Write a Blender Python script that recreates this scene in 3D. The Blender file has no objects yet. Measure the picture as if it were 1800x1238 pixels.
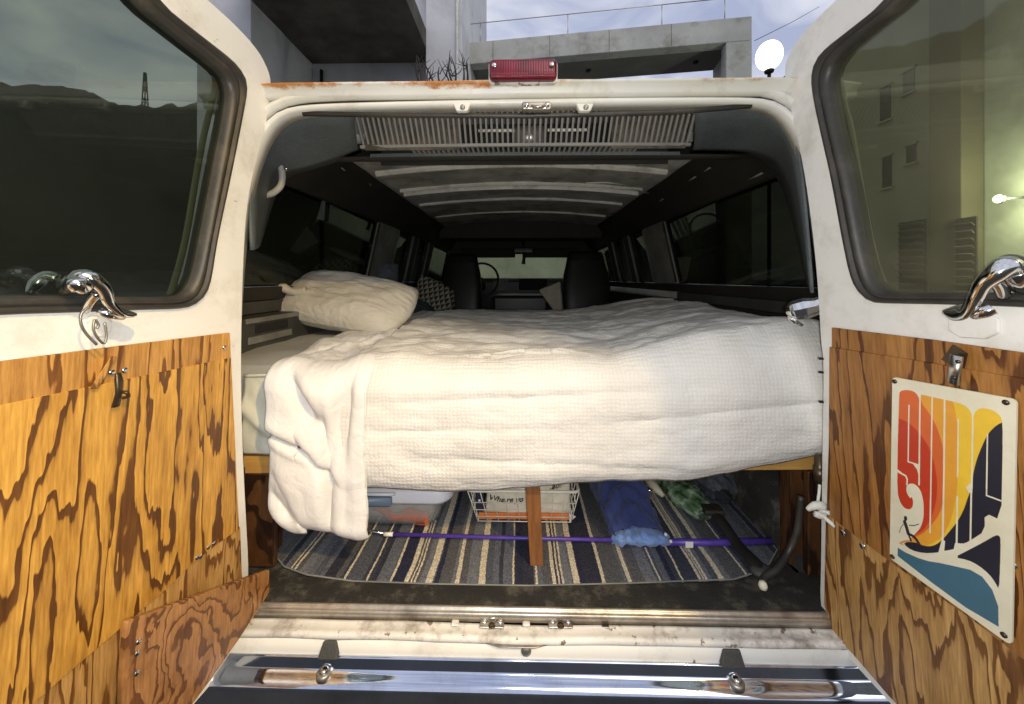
import bpy, bmesh, math, random
import numpy as np
from mathutils import Vector, Matrix, noise as mn

random.seed(7)
S = bpy.context.scene
COL = S.collection
R = math.radians
V = Vector

# ------------------------------------------------------------------ camera
EYE = V((0.0, -0.85, 1.38)); FOC = 680.0; YAW = R(1.23)
cd = bpy.data.cameras.new('camera'); cam = bpy.data.objects.new('camera', cd); COL.objects.link(cam)
cam.location = EYE; cam.rotation_euler = (R(90), 0, YAW)
cd.sensor_width = 36; cd.lens = FOC / 1800 * 36; cd.shift_y = -(619 - 490) / 1800
cd.clip_start = 0.02; cd.clip_end = 3000
S.camera = cam

# ------------------------------------------------------------------ world, sun, exposure
W = bpy.data.worlds.new('World'); S.world = W; W.use_nodes = True
wn, wl = W.node_tree.nodes, W.node_tree.links
bg = wn['Background']
sky = wn.new('ShaderNodeTexSky'); sky.sky_type = 'NISHITA'; sky.sun_disc = False
sky.sun_elevation = R(42); sky.sun_rotation = R(152); sky.air_density = 1.2; sky.dust_density = 2.5
wtc = wn.new('ShaderNodeTexCoord'); wmp = wn.new('ShaderNodeMapping'); wmp.inputs['Scale'].default_value = (1.0, 1.0, 2.6)
wno = wn.new('ShaderNodeTexNoise'); wno.inputs['Scale'].default_value = 4.5; wno.inputs['Detail'].default_value = 8
wno.inputs['Distortion'].default_value = .6
wl.new(wtc.outputs['Generated'], wmp.inputs[0]); wl.new(wmp.outputs[0], wno.inputs['Vector'])
wcr = wn.new('ShaderNodeValToRGB')
wcr.color_ramp.elements[0].position = .36; wcr.color_ramp.elements[0].color = (4.6, 5.1, 7.0, 1)
wcr.color_ramp.elements[1].position = .66; wcr.color_ramp.elements[1].color = (9.2, 9.3, 10.2, 1)
wl.new(wno.outputs['Fac'], wcr.inputs[0])
wmx = wn.new('ShaderNodeMix'); wmx.data_type = 'RGBA'; wmx.inputs['Factor'].default_value = .86
wl.new(sky.outputs[0], wmx.inputs['A']); wl.new(wcr.outputs[0], wmx.inputs['B'])
wl.new(wmx.outputs['Result'], bg.inputs[0]); bg.inputs[1].default_value = 0.10

sd = bpy.data.lights.new('sun', 'SUN'); sd.energy = 0.8; sd.angle = R(38); sd.color = (1, .95, .88)
sun = bpy.data.objects.new('sun', sd); COL.objects.link(sun)
sun.rotation_euler = (R(50), 0, R(28)); sun.location = (2, -6, 5)

# the phone's torch, lit beside the lens (its glint shows in the bumper)
td = bpy.data.lights.new('phone_torch', 'POINT'); td.energy = 23.5; td.shadow_soft_size = .012; td.color = (1, .99, .965)
torch = bpy.data.objects.new('phone_torch', td); COL.objects.link(torch); torch.location = (0.014, -0.862, 1.372)

S.view_settings.view_transform = 'Standard'; S.view_settings.look = 'None'
S.view_settings.exposure = 0.0; S.view_settings.gamma = 1; S.view_settings.use_curve_mapping = False
S.render.engine = 'CYCLES'
S.cycles.max_bounces = 8; S.cycles.transparent_max_bounces = 16

# ------------------------------------------------------------------ materials
def nodes(name):
    m = bpy.data.materials.new(name); m.use_nodes = True
    nt = m.node_tree
    return m, nt, nt.nodes, nt.links, nt.nodes['Principled BSDF']

def nd(n, t, **kw):
    x = n.new(t)
    for k, v in kw.items():
        if k in x.inputs.keys(): x.inputs[k].default_value = v
        else: setattr(x, k, v)
    return x

def coords(n, l, sc=(1, 1, 1), rot=(0, 0, 0), loc=(0, 0, 0)):
    tc = n.new('ShaderNodeTexCoord'); mp = n.new('ShaderNodeMapping')
    mp.inputs['Scale'].default_value = sc; mp.inputs['Rotation'].default_value = rot; mp.inputs['Location'].default_value = loc
    l.new(tc.outputs['Object'], mp.inputs[0]); return mp.outputs[0]

def ramp(n, l, fac, stops, interp='LINEAR'):
    r = n.new('ShaderNodeValToRGB'); cr = r.color_ramp; cr.interpolation = interp
    while len(cr.elements) < len(stops): cr.elements.new(.5)
    for e, (p, c) in zip(cr.elements, stops):
        e.position = p; e.color = (*c, 1) if len(c) == 3 else c
    l.new(fac, r.inputs[0]); return r.outputs[0]

def mixc(n, l, fac, a, b, mode='MIX'):
    x = n.new('ShaderNodeMix'); x.data_type = 'RGBA'; x.blend_type = mode
    for s, v in (('Factor', fac), ('A', a), ('B', b)):
        if hasattr(v, 'is_output'): l.new(v, x.inputs[s])
        elif s == 'Factor': x.inputs[s].default_value = v
        else: x.inputs[s].default_value = (*v, 1)
    return x.outputs['Result']

def bump(n, l, h, p, strength=.3, dist=.002, prev=None):
    b = n.new('ShaderNodeBump'); b.inputs['Strength'].default_value = strength; b.inputs['Distance'].default_value = dist
    l.new(h, b.inputs['Height'])
    if prev is not None: l.new(prev, b.inputs['Normal'])
    if p is not None: l.new(b.outputs[0], p.inputs['Normal'])
    return b.outputs[0]

def pm(name, col, rough=.5, metal=0, var=.25, scale=6, dirt=None, dirt_amt=.5, dscale=3, bumpy=0, bscale=60, stretch=(1, 1, 1), spec=.5, fine=0, chips=None):
    m, nt, n, l, p = nodes(name)
    c = coords(n, l, stretch)
    a = nd(n, 'ShaderNodeTexNoise', Scale=scale, Detail=5.0, Roughness=.6); l.new(c, a.inputs['Vector'])
    lo = tuple(v * (1 - var) for v in col); hi = tuple(min(1, v * (1 + var * .6)) for v in col)
    out = ramp(n, l, a.outputs['Fac'], [(.3, lo), (.7, hi)])
    if fine:
        f = nd(n, 'ShaderNodeTexNoise', Scale=260.0, Detail=2.0); l.new(c, f.inputs['Vector'])
        fr = ramp(n, l, f.outputs['Fac'], [(.3, (1 - fine,) * 3), (.7, (1, 1, 1))])
        out = mixc(n, l, 1, out, fr, 'MULTIPLY')
    if dirt:
        d = nd(n, 'ShaderNodeTexNoise', Scale=dscale, Detail=9.0, Roughness=.72); l.new(c, d.inputs['Vector'])
        dr = ramp(n, l, d.outputs['Fac'], [(.5, (0, 0, 0)), (.72, (dirt_amt,) * 3)])
        out = mixc(n, l, dr, out, dirt)
    l.new(out, p.inputs['Base Color'])
    p.inputs['Roughness'].default_value = rough; p.inputs['Metallic'].default_value = metal
    p.inputs['Specular IOR Level'].default_value = spec
    if chips:
        ch = nd(n, 'ShaderNodeTexNoise', Scale=chips[0], Detail=7.0, Roughness=.62); l.new(coords(n, l, (1, 1, 1)), ch.inputs['Vector'])
        out = mixc(n, l, ramp(n, l, ch.outputs['Fac'], [(chips[1], (0, 0, 0)), (chips[1] + .02, (1, 1, 1))]), out, chips[2]); l.new(out, p.inputs['Base Color'])
        bump(n, l, ramp(n, l, ch.outputs['Fac'], [(chips[1], (1, 1, 1)), (chips[1] + .02, (0, 0, 0))]), p, .4, .001)
    if bumpy:
        b = nd(n, 'ShaderNodeTexNoise', Scale=bscale, Detail=4.0); l.new(c, b.inputs['Vector'])
        bump(n, l, b.outputs['Fac'], p, bumpy, .004)
    return m

def glass_mat(name, tint, rough=.02, veil=0.0, veil_col=(.4, .45, .4), ior=1.45):
    m, nt, n, l, p = nodes(name); n.remove(p)
    tr = nd(n, 'ShaderNodeBsdfTransparent'); tr.inputs['Color'].default_value = (*tint, 1)
    gl = nd(n, 'ShaderNodeBsdfGlossy', Roughness=rough); gl.inputs['Color'].default_value = (.9, .95, .9, 1)
    fr = nd(n, 'ShaderNodeFresnel', IOR=ior)
    ge = n.new('ShaderNodeNewGeometry'); mr = nd(n, 'ShaderNodeMapRange'); l.new(ge.outputs['Backfacing'], mr.inputs['Value'])
    mr.inputs['To Min'].default_value = ior; mr.inputs['To Max'].default_value = 1 / ior; l.new(mr.outputs[0], fr.inputs['IOR'])
    mx = n.new('ShaderNodeMixShader'); l.new(fr.outputs[0], mx.inputs[0]); l.new(tr.outputs[0], mx.inputs[1]); l.new(gl.outputs[0], mx.inputs[2])
    out = mx.outputs[0]
    if veil:
        df = nd(n, 'ShaderNodeBsdfDiffuse'); df.inputs['Color'].default_value = (*veil_col, 1)
        c = coords(n, l, (1, 1, 1)); nz = nd(n, 'ShaderNodeTexNoise', Scale=5.0, Detail=6.0); l.new(c, nz.inputs['Vector'])
        rr = ramp(n, l, nz.outputs['Fac'], [(.3, (veil * .5,) * 3), (.75, (veil * 1.5,) * 3)])
        m2 = n.new('ShaderNodeMixShader'); l.new(rr, m2.inputs[0]); l.new(out, m2.inputs[1]); l.new(df.outputs[0], m2.inputs[2]); out = m2.outputs[0]
    l.new(out, n['Material Output'].inputs['Surface'])
    return m

def plywood(name, light, dark, seed=0, ys=4.6, zs=.8, bands=8, rot=(0, 0, 0)):
    """rotary-cut fir: contour lines of a stretched noise, wide pale earlywood and thin dark latewood"""
    m, nt, n, l, p = nodes(name)
    c = coords(n, l, (1.0, ys, zs), rot, (seed * 3.7, seed * 1.9, seed * 2.3))
    w = nd(n, 'ShaderNodeTexNoise', Scale=4.5, Detail=3.0, Roughness=.5); l.new(c, w.inputs['Vector'])
    wv = nd(n, 'ShaderNodeVectorMath', operation='MULTIPLY_ADD'); l.new(w.outputs['Color'], wv.inputs[0])
    wv.inputs[1].default_value = (.27, .42, .26); l.new(c, wv.inputs[2])
    a = nd(n, 'ShaderNodeTexNoise', Scale=1.3, Detail=1.6, Roughness=.36); l.new(wv.outputs[0], a.inputs['Vector'])
    cj = coords(n, l, (30, 46, 16), rot); j = nd(n, 'ShaderNodeTexNoise', Scale=1.0, Detail=4.0, Roughness=.6); l.new(cj, j.inputs['Vector'])
    aj = nd(n, 'ShaderNodeMath', operation='MULTIPLY_ADD'); l.new(j.outputs['Fac'], aj.inputs[0]); aj.inputs[1].default_value = .022; l.new(a.outputs['Fac'], aj.inputs[2])
    k = nd(n, 'ShaderNodeMath', operation='MULTIPLY'); l.new(aj.outputs[0], k.inputs[0]); k.inputs[1].default_value = bands * 2
    f = nd(n, 'ShaderNodeMath', operation='FRACT'); l.new(k.outputs[0], f.inputs[0])
    mid = tuple((a_ * .6 + b_ * .4) for a_, b_ in zip(light, dark))
    base = ramp(n, l, f.outputs[0], [(0, light), (.40, tuple(v * .93 for v in light)), (.60, tuple(a_ * .8 + b_ * .2 for a_, b_ in zip(light, dark))), (.68, mid), (.73, dark), (.93, tuple(v * .85 for v in dark)), (.96, light)])
    g = nd(n, 'ShaderNodeTexNoise', Scale=2.6, Detail=8.0, Roughness=.72); l.new(c, g.inputs['Vector'])
    gr = ramp(n, l, g.outputs['Fac'], [(.28, (.50, .40, .30)), (.45, (.86, .80, .72)), (.62, (1.06, 1.04, 1.0)), (.75, (1.28, 1.28, 1.3))])
    base = mixc(n, l, 1, base, gr, 'MULTIPLY')
    c2 = coords(n, l, (60, 300, 22), rot); s = nd(n, 'ShaderNodeTexNoise', Scale=1.0, Detail=5.0); l.new(c2, s.inputs['Vector'])
    sr = ramp(n, l, s.outputs['Fac'], [(.3, (.70, .66, .60)), (.7, (1.12, 1.12, 1.12))])
    base = mixc(n, l, 1, base, sr, 'MULTIPLY')
    l.new(base, p.inputs['Base Color'])
    p.inputs['Roughness'].default_value = .42; p.inputs['Specular IOR Level'].default_value = .4
    b1 = bump(n, l, s.outputs['Fac'], None, .25, .001)
    bump(n, l, f.outputs[0], p, .12, .001, b1)
    return m

M = {}
M['paint'] = pm('white_paint', (.78, .77, .71), .28, var=.07, scale=3, dirt=(.40, .35, .26), dirt_amt=.55, dscale=7, chips=(30, .69, (.20, .13, .07)))
M['door_paint'] = pm('door_paint', (.80, .785, .73), .30, var=.07, scale=4, dirt=(.42, .38, .28), dirt_amt=.5, dscale=9, chips=(34, .705, (.20, .15, .09)))
M['flaky'] = pm('flaking_white_paint', (.68, .66, .60), .6, var=.22, scale=9, dirt=(.15, .105, .07), dirt_amt=1.0, dscale=13, chips=(30, .625, (.20, .145, .10)))
M['worn_metal'] = pm('worn_bare_metal', (.46, .42, .35), .35, .75, var=.4, scale=14, dirt=(.14, .08, .05), dirt_amt=.9, dscale=8, bumpy=.12, bscale=70)
M['chrome'] = pm('chrome', (.60, .65, .76), .07, 1, var=.12, scale=9, dirt=(.25, .22, .18), dirt_amt=.4, dscale=14, bumpy=.02, bscale=9)
M['latch_chrome'] = pm('latch_chrome', (.80, .80, .78), .12, 1, var=.25, scale=12, dirt=(.25, .22, .16), dirt_amt=.5, dscale=22)
M['rubber'] = pm('black_rubber', (.035, .032, .026), .45, var=.3, scale=20, dirt=(.12, .10, .07), dirt_amt=.5, dscale=12, bumpy=.1)
M['pad'] = pm('blue_grey_padding', (.105, .125, .130), .6, var=.3, scale=6, dirt=(.12, .11, .08), dirt_amt=.3, bumpy=.25, bscale=160, fine=.35)
M['filter'] = pm('dusty_filter', (.065, .055, .045), .8, var=.4, scale=16, dirt=(.30, .24, .18), dirt_amt=.7, dscale=9)
M['grille'] = pm('dusty_grey_plastic', (.24, .235, .21), .5, var=.3, scale=10, dirt=(.33, .29, .23), dirt_amt=.4, dscale=6)
M['black'] = pm('dark_void', (.012, .011, .009), .8, var=.3)
M['ac_metal'] = pm('evaporator_metal', (.50, .48, .45), .3, .8, var=.4, scale=12)
M['trim_dark'] = pm('dark_brown_trim', (.020, .017, .012), .65, var=.4, scale=5, bumpy=.15, bscale=120)
M['trim_mid'] = pm('grey_trim', (.060, .060, .054), .6, var=.35, scale=5, bumpy=.15, bscale=140, fine=.3)
M['trim_pale2'] = pm('grey_moulding', (.30, .31, .27), .6, var=.2)
M['trim_pale'] = pm('pale_grey_trim', (.20, .20, .18), .6, var=.35, scale=7, dirt=(.06, .05, .04), dirt_amt=.6, dscale=8)
M['ceiling'] = pm('bare_ceiling_metal', (.60, .585, .52), .5, var=.45, scale=6, dirt=(.08, .055, .035), dirt_amt=.9, dscale=5, bumpy=.3, bscale=14)
M['bow'] = pm('pale_roof_bow', (.80, .78, .70), .45, var=.2, scale=8, dirt=(.2, .17, .12), dirt_amt=.6, dscale=9)
M['wallcarpet'] = pm('black_floor_carpet', (.030, .028, .022), .9, var=.5, scale=12, dirt=(.17, .15, .11), dirt_amt=.8, dscale=12, bumpy=.5, bscale=220, fine=.5)
M['dark_ply'] = plywood('dark_stained_plywood', (.115, .055, .022), (.03, .015, .008), 5, 9, .8)
M['beam_wood'] = pm('amber_pine', (.52, .29, .075), .5, var=.25, scale=14, stretch=(.25, 2, 3), dirt=(.3, .13, .04), dirt_amt=.5, dscale=8, bumpy=.1)
M['leg_wood'] = pm('reddish_leg_wood', (.26, .105, .032), .5, var=.35, scale=20, stretch=(3, 3, .3), dirt=(.06, .025, .012), dirt_amt=.8, dscale=14, bumpy=.15)
M['ply_left'] = plywood('golden_fir_plywood', (.66, .37, .075), (.15, .062, .016), 1, 8.5, 1.15, 5.5)
M['ply_right'] = plywood('brown_fir_plywood', (.40, .19, .050), (.13, .046, .012), 2.3, 8.0, 1.1, 5.5)
M['ply_pale'] = plywood('pale_fir_plywood', (.56, .34, .12), (.20, .09, .026), 3.1, 9.5, 1.2, 6)
M['ply_pocket'] = plywood('reddish_plywood', (.44, .225, .085), (.18, .075, .027), 4.4, 6, 3.4, 6, (R(18), 0, 0))
M['ply_strip'] = plywood('plywood_strip', (.60, .33, .09), (.22, .09, .022), 6.2, 8, 1.0, 6)
M['black_vinyl'] = pm('black_vinyl', (.022, .021, .018), .38, var=.25, scale=9, bumpy=.1, bscale=150)
M['steel'] = pm('zinc_steel', (.55, .53, .48), .3, 1, var=.2, scale=20)
M['dark_steel'] = pm('dark_bronze_steel', (.09, .065, .04), .35, .7, var=.3)
M['screw'] = pm('dull_screw', (.35, .33, .28), .4, .8, var=.3, scale=60)
M['grab'] = pm('pale_ribbed_vinyl', (.42, .41, .36), .6, var=.25, scale=30)
M['glass_l'] = glass_mat('tinted_door_glass', (.53, .56, .49), veil=.012, veil_col=(.3, .36, .32))
M['glass_r'] = glass_mat('hazy_tinted_door_glass', (.66, .67, .57), veil=.07, veil_col=(.50, .48, .34))  # haze glow put into the pane as a pale diffuse veil
M['glass_dark'] = glass_mat('dark_side_glass', (.11, .115, .085), veil=.008, veil_col=(.2, .22, .15))
M['windscreen'] = glass_mat('windscreen_glass', (.75, .80, .66), veil=.05)
M['mattress'] = pm('grey_mattress_cloth', (.33, .33, .32), .9, var=.15, scale=8, bumpy=.2, bscale=200)
M['sheet'] = pm('cream_sheet', (.60, .60, .51), .9, var=.12, scale=6, bumpy=.15, bscale=120)
M['asphalt'] = pm('asphalt', (.036, .036, .034), .9, var=.3, scale=3, bumpy=.6, bscale=90, fine=.5)
M['hillside'] = pm('dark_scrub', (.022, .020, .012), .95, var=.5, scale=.05, bumpy=0)
M['concrete'] = pm('grey_render', (.56, .56, .52), .85, var=.22, scale=1.0, dirt=(.26, .24, .20), dirt_amt=.8, dscale=1.6, bumpy=.15, bscale=30)
M['concrete_pale'] = pm('pale_lilac_render', (.72, .72, .75), .85, var=.1, scale=1.2, dirt=(.36, .35, .33), dirt_amt=.4, dscale=1.3, bumpy=.1, bscale=30)
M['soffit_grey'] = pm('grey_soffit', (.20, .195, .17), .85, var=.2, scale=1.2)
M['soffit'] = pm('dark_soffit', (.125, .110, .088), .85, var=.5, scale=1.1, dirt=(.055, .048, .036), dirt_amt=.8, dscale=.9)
M['olive'] = pm('olive_render', (.36, .35, .24), .85, var=.2, scale=.4, dirt=(.2, .18, .10), dirt_amt=.5, dscale=.8)
M['olive_dark'] = pm('olive_dark_render', (.16, .145, .085), .85, var=.25, scale=.4)
M['olive_green'] = pm('sage_render', (.40, .42, .33), .85, var=.35, scale=.7, dirt=(.2, .2, .14), dirt_amt=.7, dscale=1.2)
M['window_dark'] = pm('dark_window', (.012, .014, .009), .15)
M['bark'] = pm('dark_bark', (.07, .06, .05), .9)
M['wire_white'] = pm('white_coated_wire', (.72, .69, .58), .35, var=.1, scale=30, dirt=(.35, .25, .15), dirt_amt=.4, dscale=20)
M['lid'] = pm('pale_lilac_plastic', (.74, .75, .80), .4, var=.06)
M['slate'] = pm('slate_blue_plastic', (.16, .22, .29), .4, var=.1)
M['orange'] = pm('orange_card', (.72, .20, .04), .5, var=.15, scale=30, dirt=(.55, .3, .2), dirt_amt=.5, dscale=30)
M['navy'] = pm('navy_cloth', (.012, .016, .045), .8, var=.3)
M['canvas'] = pm('natural_canvas', (.72, .67, .52), .9, var=.12, scale=14, dirt=(.42, .35, .24), dirt_amt=.4, dscale=10, bumpy=.3, bscale=280)
M['ink'] = pm('black_ink', (.012, .012, .012), .7)
M['purple'] = pm('purple_pole_coating', (.085, .045, .32), .4, var=.25, scale=50)
M['teal_cloth'] = pm('dark_teal_blanket', (.030, .050, .048), .9, var=.5, scale=16, bumpy=.4, bscale=60)
M['bluegrey_cloth'] = pm('blue_grey_cushion', (.085, .105, .125), .9, var=.2, scale=10, bumpy=.2)
M['dark_bag'] = pm('grey_bag_cloth', (.085, .090, .105), .55, var=.5, scale=10, bumpy=.4, bscale=18)
M['webbing'] = pm('black_webbing', (.012, .011, .008), .6, var=.3, scale=30)
M['rope'] = pm('white_cord', (.74, .72, .64), .7, var=.12, scale=60, bumpy=.4, bscale=200)
M['cream'] = pm('cream_plastic', (.55, .51, .38), .5)
M['sticker'] = pm('white_sticker', (.75, .73, .68), .5)
M['brown'] = pm('dark_brown_bottle', (.04, .018, .008), .2)
def fabric(name, col, waffle=0, wr=.35, tint=None, fuzz=0):
    m, nt, n, l, p = nodes(name)
    c = coords(n, l)
    a = nd(n, 'ShaderNodeTexNoise', Scale=9.0, Detail=5.0); l.new(c, a.inputs['Vector'])
    out = ramp(n, l, a.outputs['Fac'], [(.3, tuple(v * .93 for v in col)), (.7, tint or col)])
    p.inputs['Roughness'].default_value = .92; p.inputs['Specular IOR Level'].default_value = .15
    if fuzz: p.inputs['Sheen Weight'].default_value = fuzz
    prev = None
    if waffle:
        c2 = coords(n, l, (1, 1, 1)); wno_ = nd(n, 'ShaderNodeTexNoise', Scale=26.0, Detail=2.0); l.new(c2, wno_.inputs['Vector'])
        wa = nd(n, 'ShaderNodeVectorMath', operation='MULTIPLY_ADD'); l.new(wno_.outputs['Color'], wa.inputs[0]); wa.inputs[1].default_value = (.012, .012, .012); l.new(c2, wa.inputs[2])
        hs = []
        for d in ('X', 'Z', 'Y'):
            wv = nd(n, 'ShaderNodeTexWave', wave_type='BANDS', bands_direction=d, Scale=waffle, Distortion=1.6, Detail=2.0); wv.inputs['Detail Scale'].default_value = 1.2
            l.new(wa.outputs[0], wv.inputs['Vector']); hs.append(wv.outputs['Fac'])
        h = nd(n, 'ShaderNodeMath', operation='MULTIPLY'); l.new(hs[0], h.inputs[0]); l.new(hs[1], h.inputs[1])
        h2 = nd(n, 'ShaderNodeMath', operation='ADD'); l.new(h.outputs[0], h2.inputs[0]); l.new(hs[2], h2.inputs[1])
        md = nd(n, 'ShaderNodeTexNoise', Scale=5.0, Detail=2.0); l.new(c2, md.inputs['Vector'])
        h3 = nd(n, 'ShaderNodeMath', operation='MULTIPLY'); l.new(h2.outputs[0], h3.inputs[0]); l.new(md.outputs['Fac'], h3.inputs[1])
        shade = ramp(n, l, h.outputs[0], [(0, (.93, .91, .87)), (.35, (1, 1, 1))])
        out = mixc(n, l, .8, out, shade, 'MULTIPLY')
        prev = bump(n, l, h3.outputs[0], None, .5, .0022)
    w = nd(n, 'ShaderNodeTexNoise', Scale=17.0, Detail=6.0, Roughness=.55, Distortion=1.2); l.new(c, w.inputs['Vector'])
    prev = bump(n, l, w.outputs['Fac'], None, wr, .008, prev)
    t = nd(n, 'ShaderNodeTexNoise', Scale=320.0, Detail=2.0); l.new(c, t.inputs['Vector'])
    bump(n, l, t.outputs['Fac'], p, .25, .001, prev)
    l.new(out, p.inputs['Base Color'])
    return m
M['duvet'] = fabric('waffle_cotton', (.71, .695, .65), waffle=34, tint=(.74, .728, .69), wr=.3)
M['cotton'] = fabric('smooth_cotton', (.72, .71, .68), wr=.5, tint=(.75, .74, .715))
M['pillow'] = fabric('crinkled_pillowcase', (.58, .55, .46), wr=.9, waffle=0, tint=(.62, .585, .50))
M['fleece'] = fabric('navy_fleece', (.022, .032, .105), wr=1.0, tint=(.045, .062, .17), fuzz=.15)
M['fleece_edge'] = fabric('pale_blue_fleece_edge', (.08, .14, .34), wr=1.0, tint=(.20, .33, .62), fuzz=.3)
M['clothes'] = fabric('folded_white_clothes', (.50, .50, .45), wr=.6)
M['red_cloth'] = fabric('red_orange_cloth', (.62, .09, .04), wr=.6, tint=(.72, .20, .05))

def stripes_mat():
    m, nt, n, l, p = nodes('striped_clothes')
    c = coords(n, l); wv = nd(n, 'ShaderNodeTexWave', wave_type='BANDS', bands_direction='X', Scale=16.0, Distortion=.5); l.new(c, wv.inputs['Vector'])
    l.new(ramp(n, l, wv.outputs['Fac'], [(.45, (.55, .53, .47)), (.55, (.10, .11, .11))]), p.inputs['Base Color']); p.inputs['Roughness'].default_value = .9
    return m
M['striped'] = stripes_mat()

def tri_mat():
    m, nt, n, l, p = nodes('triangle_print')
    c = coords(n, l, (34, 34, 34), (0, R(12), 0))
    sp = n.new('ShaderNodeSeparateXYZ'); l.new(c, sp.inputs[0])
    fx = nd(n, 'ShaderNodeMath', operation='FRACT'); l.new(sp.outputs['X'], fx.inputs[0])
    fz = nd(n, 'ShaderNodeMath', operation='FRACT'); l.new(sp.outputs['Z'], fz.inputs[0])
    g = nd(n, 'ShaderNodeMath', operation='GREATER_THAN'); l.new(fx.outputs[0], g.inputs[0]); l.new(fz.outputs[0], g.inputs[1])
    l.new(mixc(n, l, g.outputs[0], (.018, .018, .014), (.27, .25, .185)), p.inputs['Base Color']); p.inputs['Roughness'].default_value = .9
    return m
M['triangles'] = tri_mat()

def lens_mat():
    m, nt, n, l, p = nodes('red_lens_plastic')
    c = coords(n, l); wv = nd(n, 'ShaderNodeTexWave', wave_type='BANDS', bands_direction='X', Scale=60.0); l.new(c, wv.inputs['Vector'])
    a = nd(n, 'ShaderNodeTexNoise', Scale=40.0); l.new(c, a.inputs['Vector'])
    l.new(ramp(n, l, a.outputs['Fac'], [(.3, (.085, .002, .010)), (.7, (.17, .004, .018))]), p.inputs['Base Color'])
    p.inputs['Roughness'].default_value = .22; bump(n, l, wv.outputs['Fac'], p, .2, .001)
    return m
M['lens'] = lens_mat()

def header_mat():
    """white paint with rust eating along the gutter edge"""
    m, nt, n, l, p = nodes('rusty_white_paint')
    c = coords(n, l)
    a = nd(n, 'ShaderNodeTexNoise', Scale=4.0, Detail=4.0); l.new(c, a.inputs['Vector'])
    base = ramp(n, l, a.outputs['Fac'], [(.3, (.66, .64, .54)), (.7, (.78, .77, .72))])
    tc = n.new('ShaderNodeTexCoord'); sp = n.new('ShaderNodeSeparateXYZ'); l.new(tc.outputs['Object'], sp.inputs[0])
    cx = coords(n, l, (1, .2, 2.5)); r = nd(n, 'ShaderNodeTexNoise', Scale=7.0, Detail=9.0, Roughness=.75); l.new(cx, r.inputs['Vector'])
    # more rust toward the driver's side of the seam, and only in the band of the gutter flange
    gx = nd(n, 'ShaderNodeMapRange'); l.new(sp.outputs['X'], gx.inputs['Value'])
    for k, v in (('From Min', -.15), ('From Max', .25), ('To Min', .14), ('To Max', .045)): gx.inputs[k].default_value = v
    gz = nd(n, 'ShaderNodeMapRange'); l.new(sp.outputs['Z'], gz.inputs['Value'])
    for k, v in (('From Min', 1.782), ('From Max', 1.800), ('To Min', -.30), ('To Max', .02)): gz.inputs[k].default_value = v
    s1 = nd(n, 'ShaderNodeMath', operation='ADD'); l.new(gx.outputs[0], s1.inputs[0]); l.new(gz.outputs[0], s1.inputs[1])
    s2 = nd(n, 'ShaderNodeMath', operation='ADD'); l.new(s1.outputs[0], s2.inputs[0]); l.new(r.outputs['Fac'], s2.inputs[1])
    f = ramp(n, l, s2.outputs[0], [(.56, (0, 0, 0)), (.68, (1, 1, 1))])
    rc = ramp(n, l, r.outputs['Fac'], [(.35, (.62, .30, .07)), (.6, (.42, .15, .035)), (.75, (.14, .045, .015))])
    out = mixc(n, l, f, base, rc)
    d = nd(n, 'ShaderNodeTexNoise', Scale=9.0, Detail=9.0, Roughness=.7); l.new(c, d.inputs['Vector'])
    out = mixc(n, l, ramp(n, l, d.outputs['Fac'], [(.55, (0, 0, 0)), (.75, (.6, .6, .6))]), out, (.38, .33, .22))
    l.new(out, p.inputs['Base Color']); p.inputs['Roughness'].default_value = .38
    bump(n, l, r.outputs['Fac'], p, .12, .002)
    return m
M['header'] = header_mat()

def plastic_bag():
    m, nt, n, l, p = nodes('green_plastic_bag')
    c = coords(n, l); a = nd(n, 'ShaderNodeTexVoronoi', Scale=26.0); l.new(c, a.inputs['Vector'])
    l.new(ramp(n, l, a.outputs['Distance'], [(.1, (.035, .08, .028)), (.5, (.13, .21, .12)), (.7, (.30, .40, .28))]), p.inputs['Base Color'])
    p.inputs['Roughness'].default_value = .25; bump(n, l, a.outputs['Distance'], p, .9, .012)
    return m
M['green_bag'] = plastic_bag()
M['grimy_acrylic'] = glass_mat('clear_acrylic', (.80, .80, .72), .08, veil=.18, veil_col=(.5, .5, .42))
M['bin_body'] = glass_mat('frosted_bin_plastic', (.93, .93, .90), .2, veil=.22, veil_col=(.62, .62, .6))

# ------------------------------------------------------------------ geometry helpers
FWD = V((-math.sin(YAW), math.cos(YAW), 0)); RGT = V((math.cos(YAW), math.sin(YAW), 0))
def ray(px, py): return RGT * ((px - 900) / FOC) + FWD + V((0, 0, (490 - py) / FOC))
def at(px, py, y):
    d = ray(px, py); return EYE + d * ((y - EYE.y) / d.y)
def atx(px, py, x):
    d = ray(px, py); return EYE + d * ((x - EYE.x) / d.x)
def atz(px, py, z):
    d = ray(px, py); return EYE + d * ((z - EYE.z) / d.z)

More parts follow.
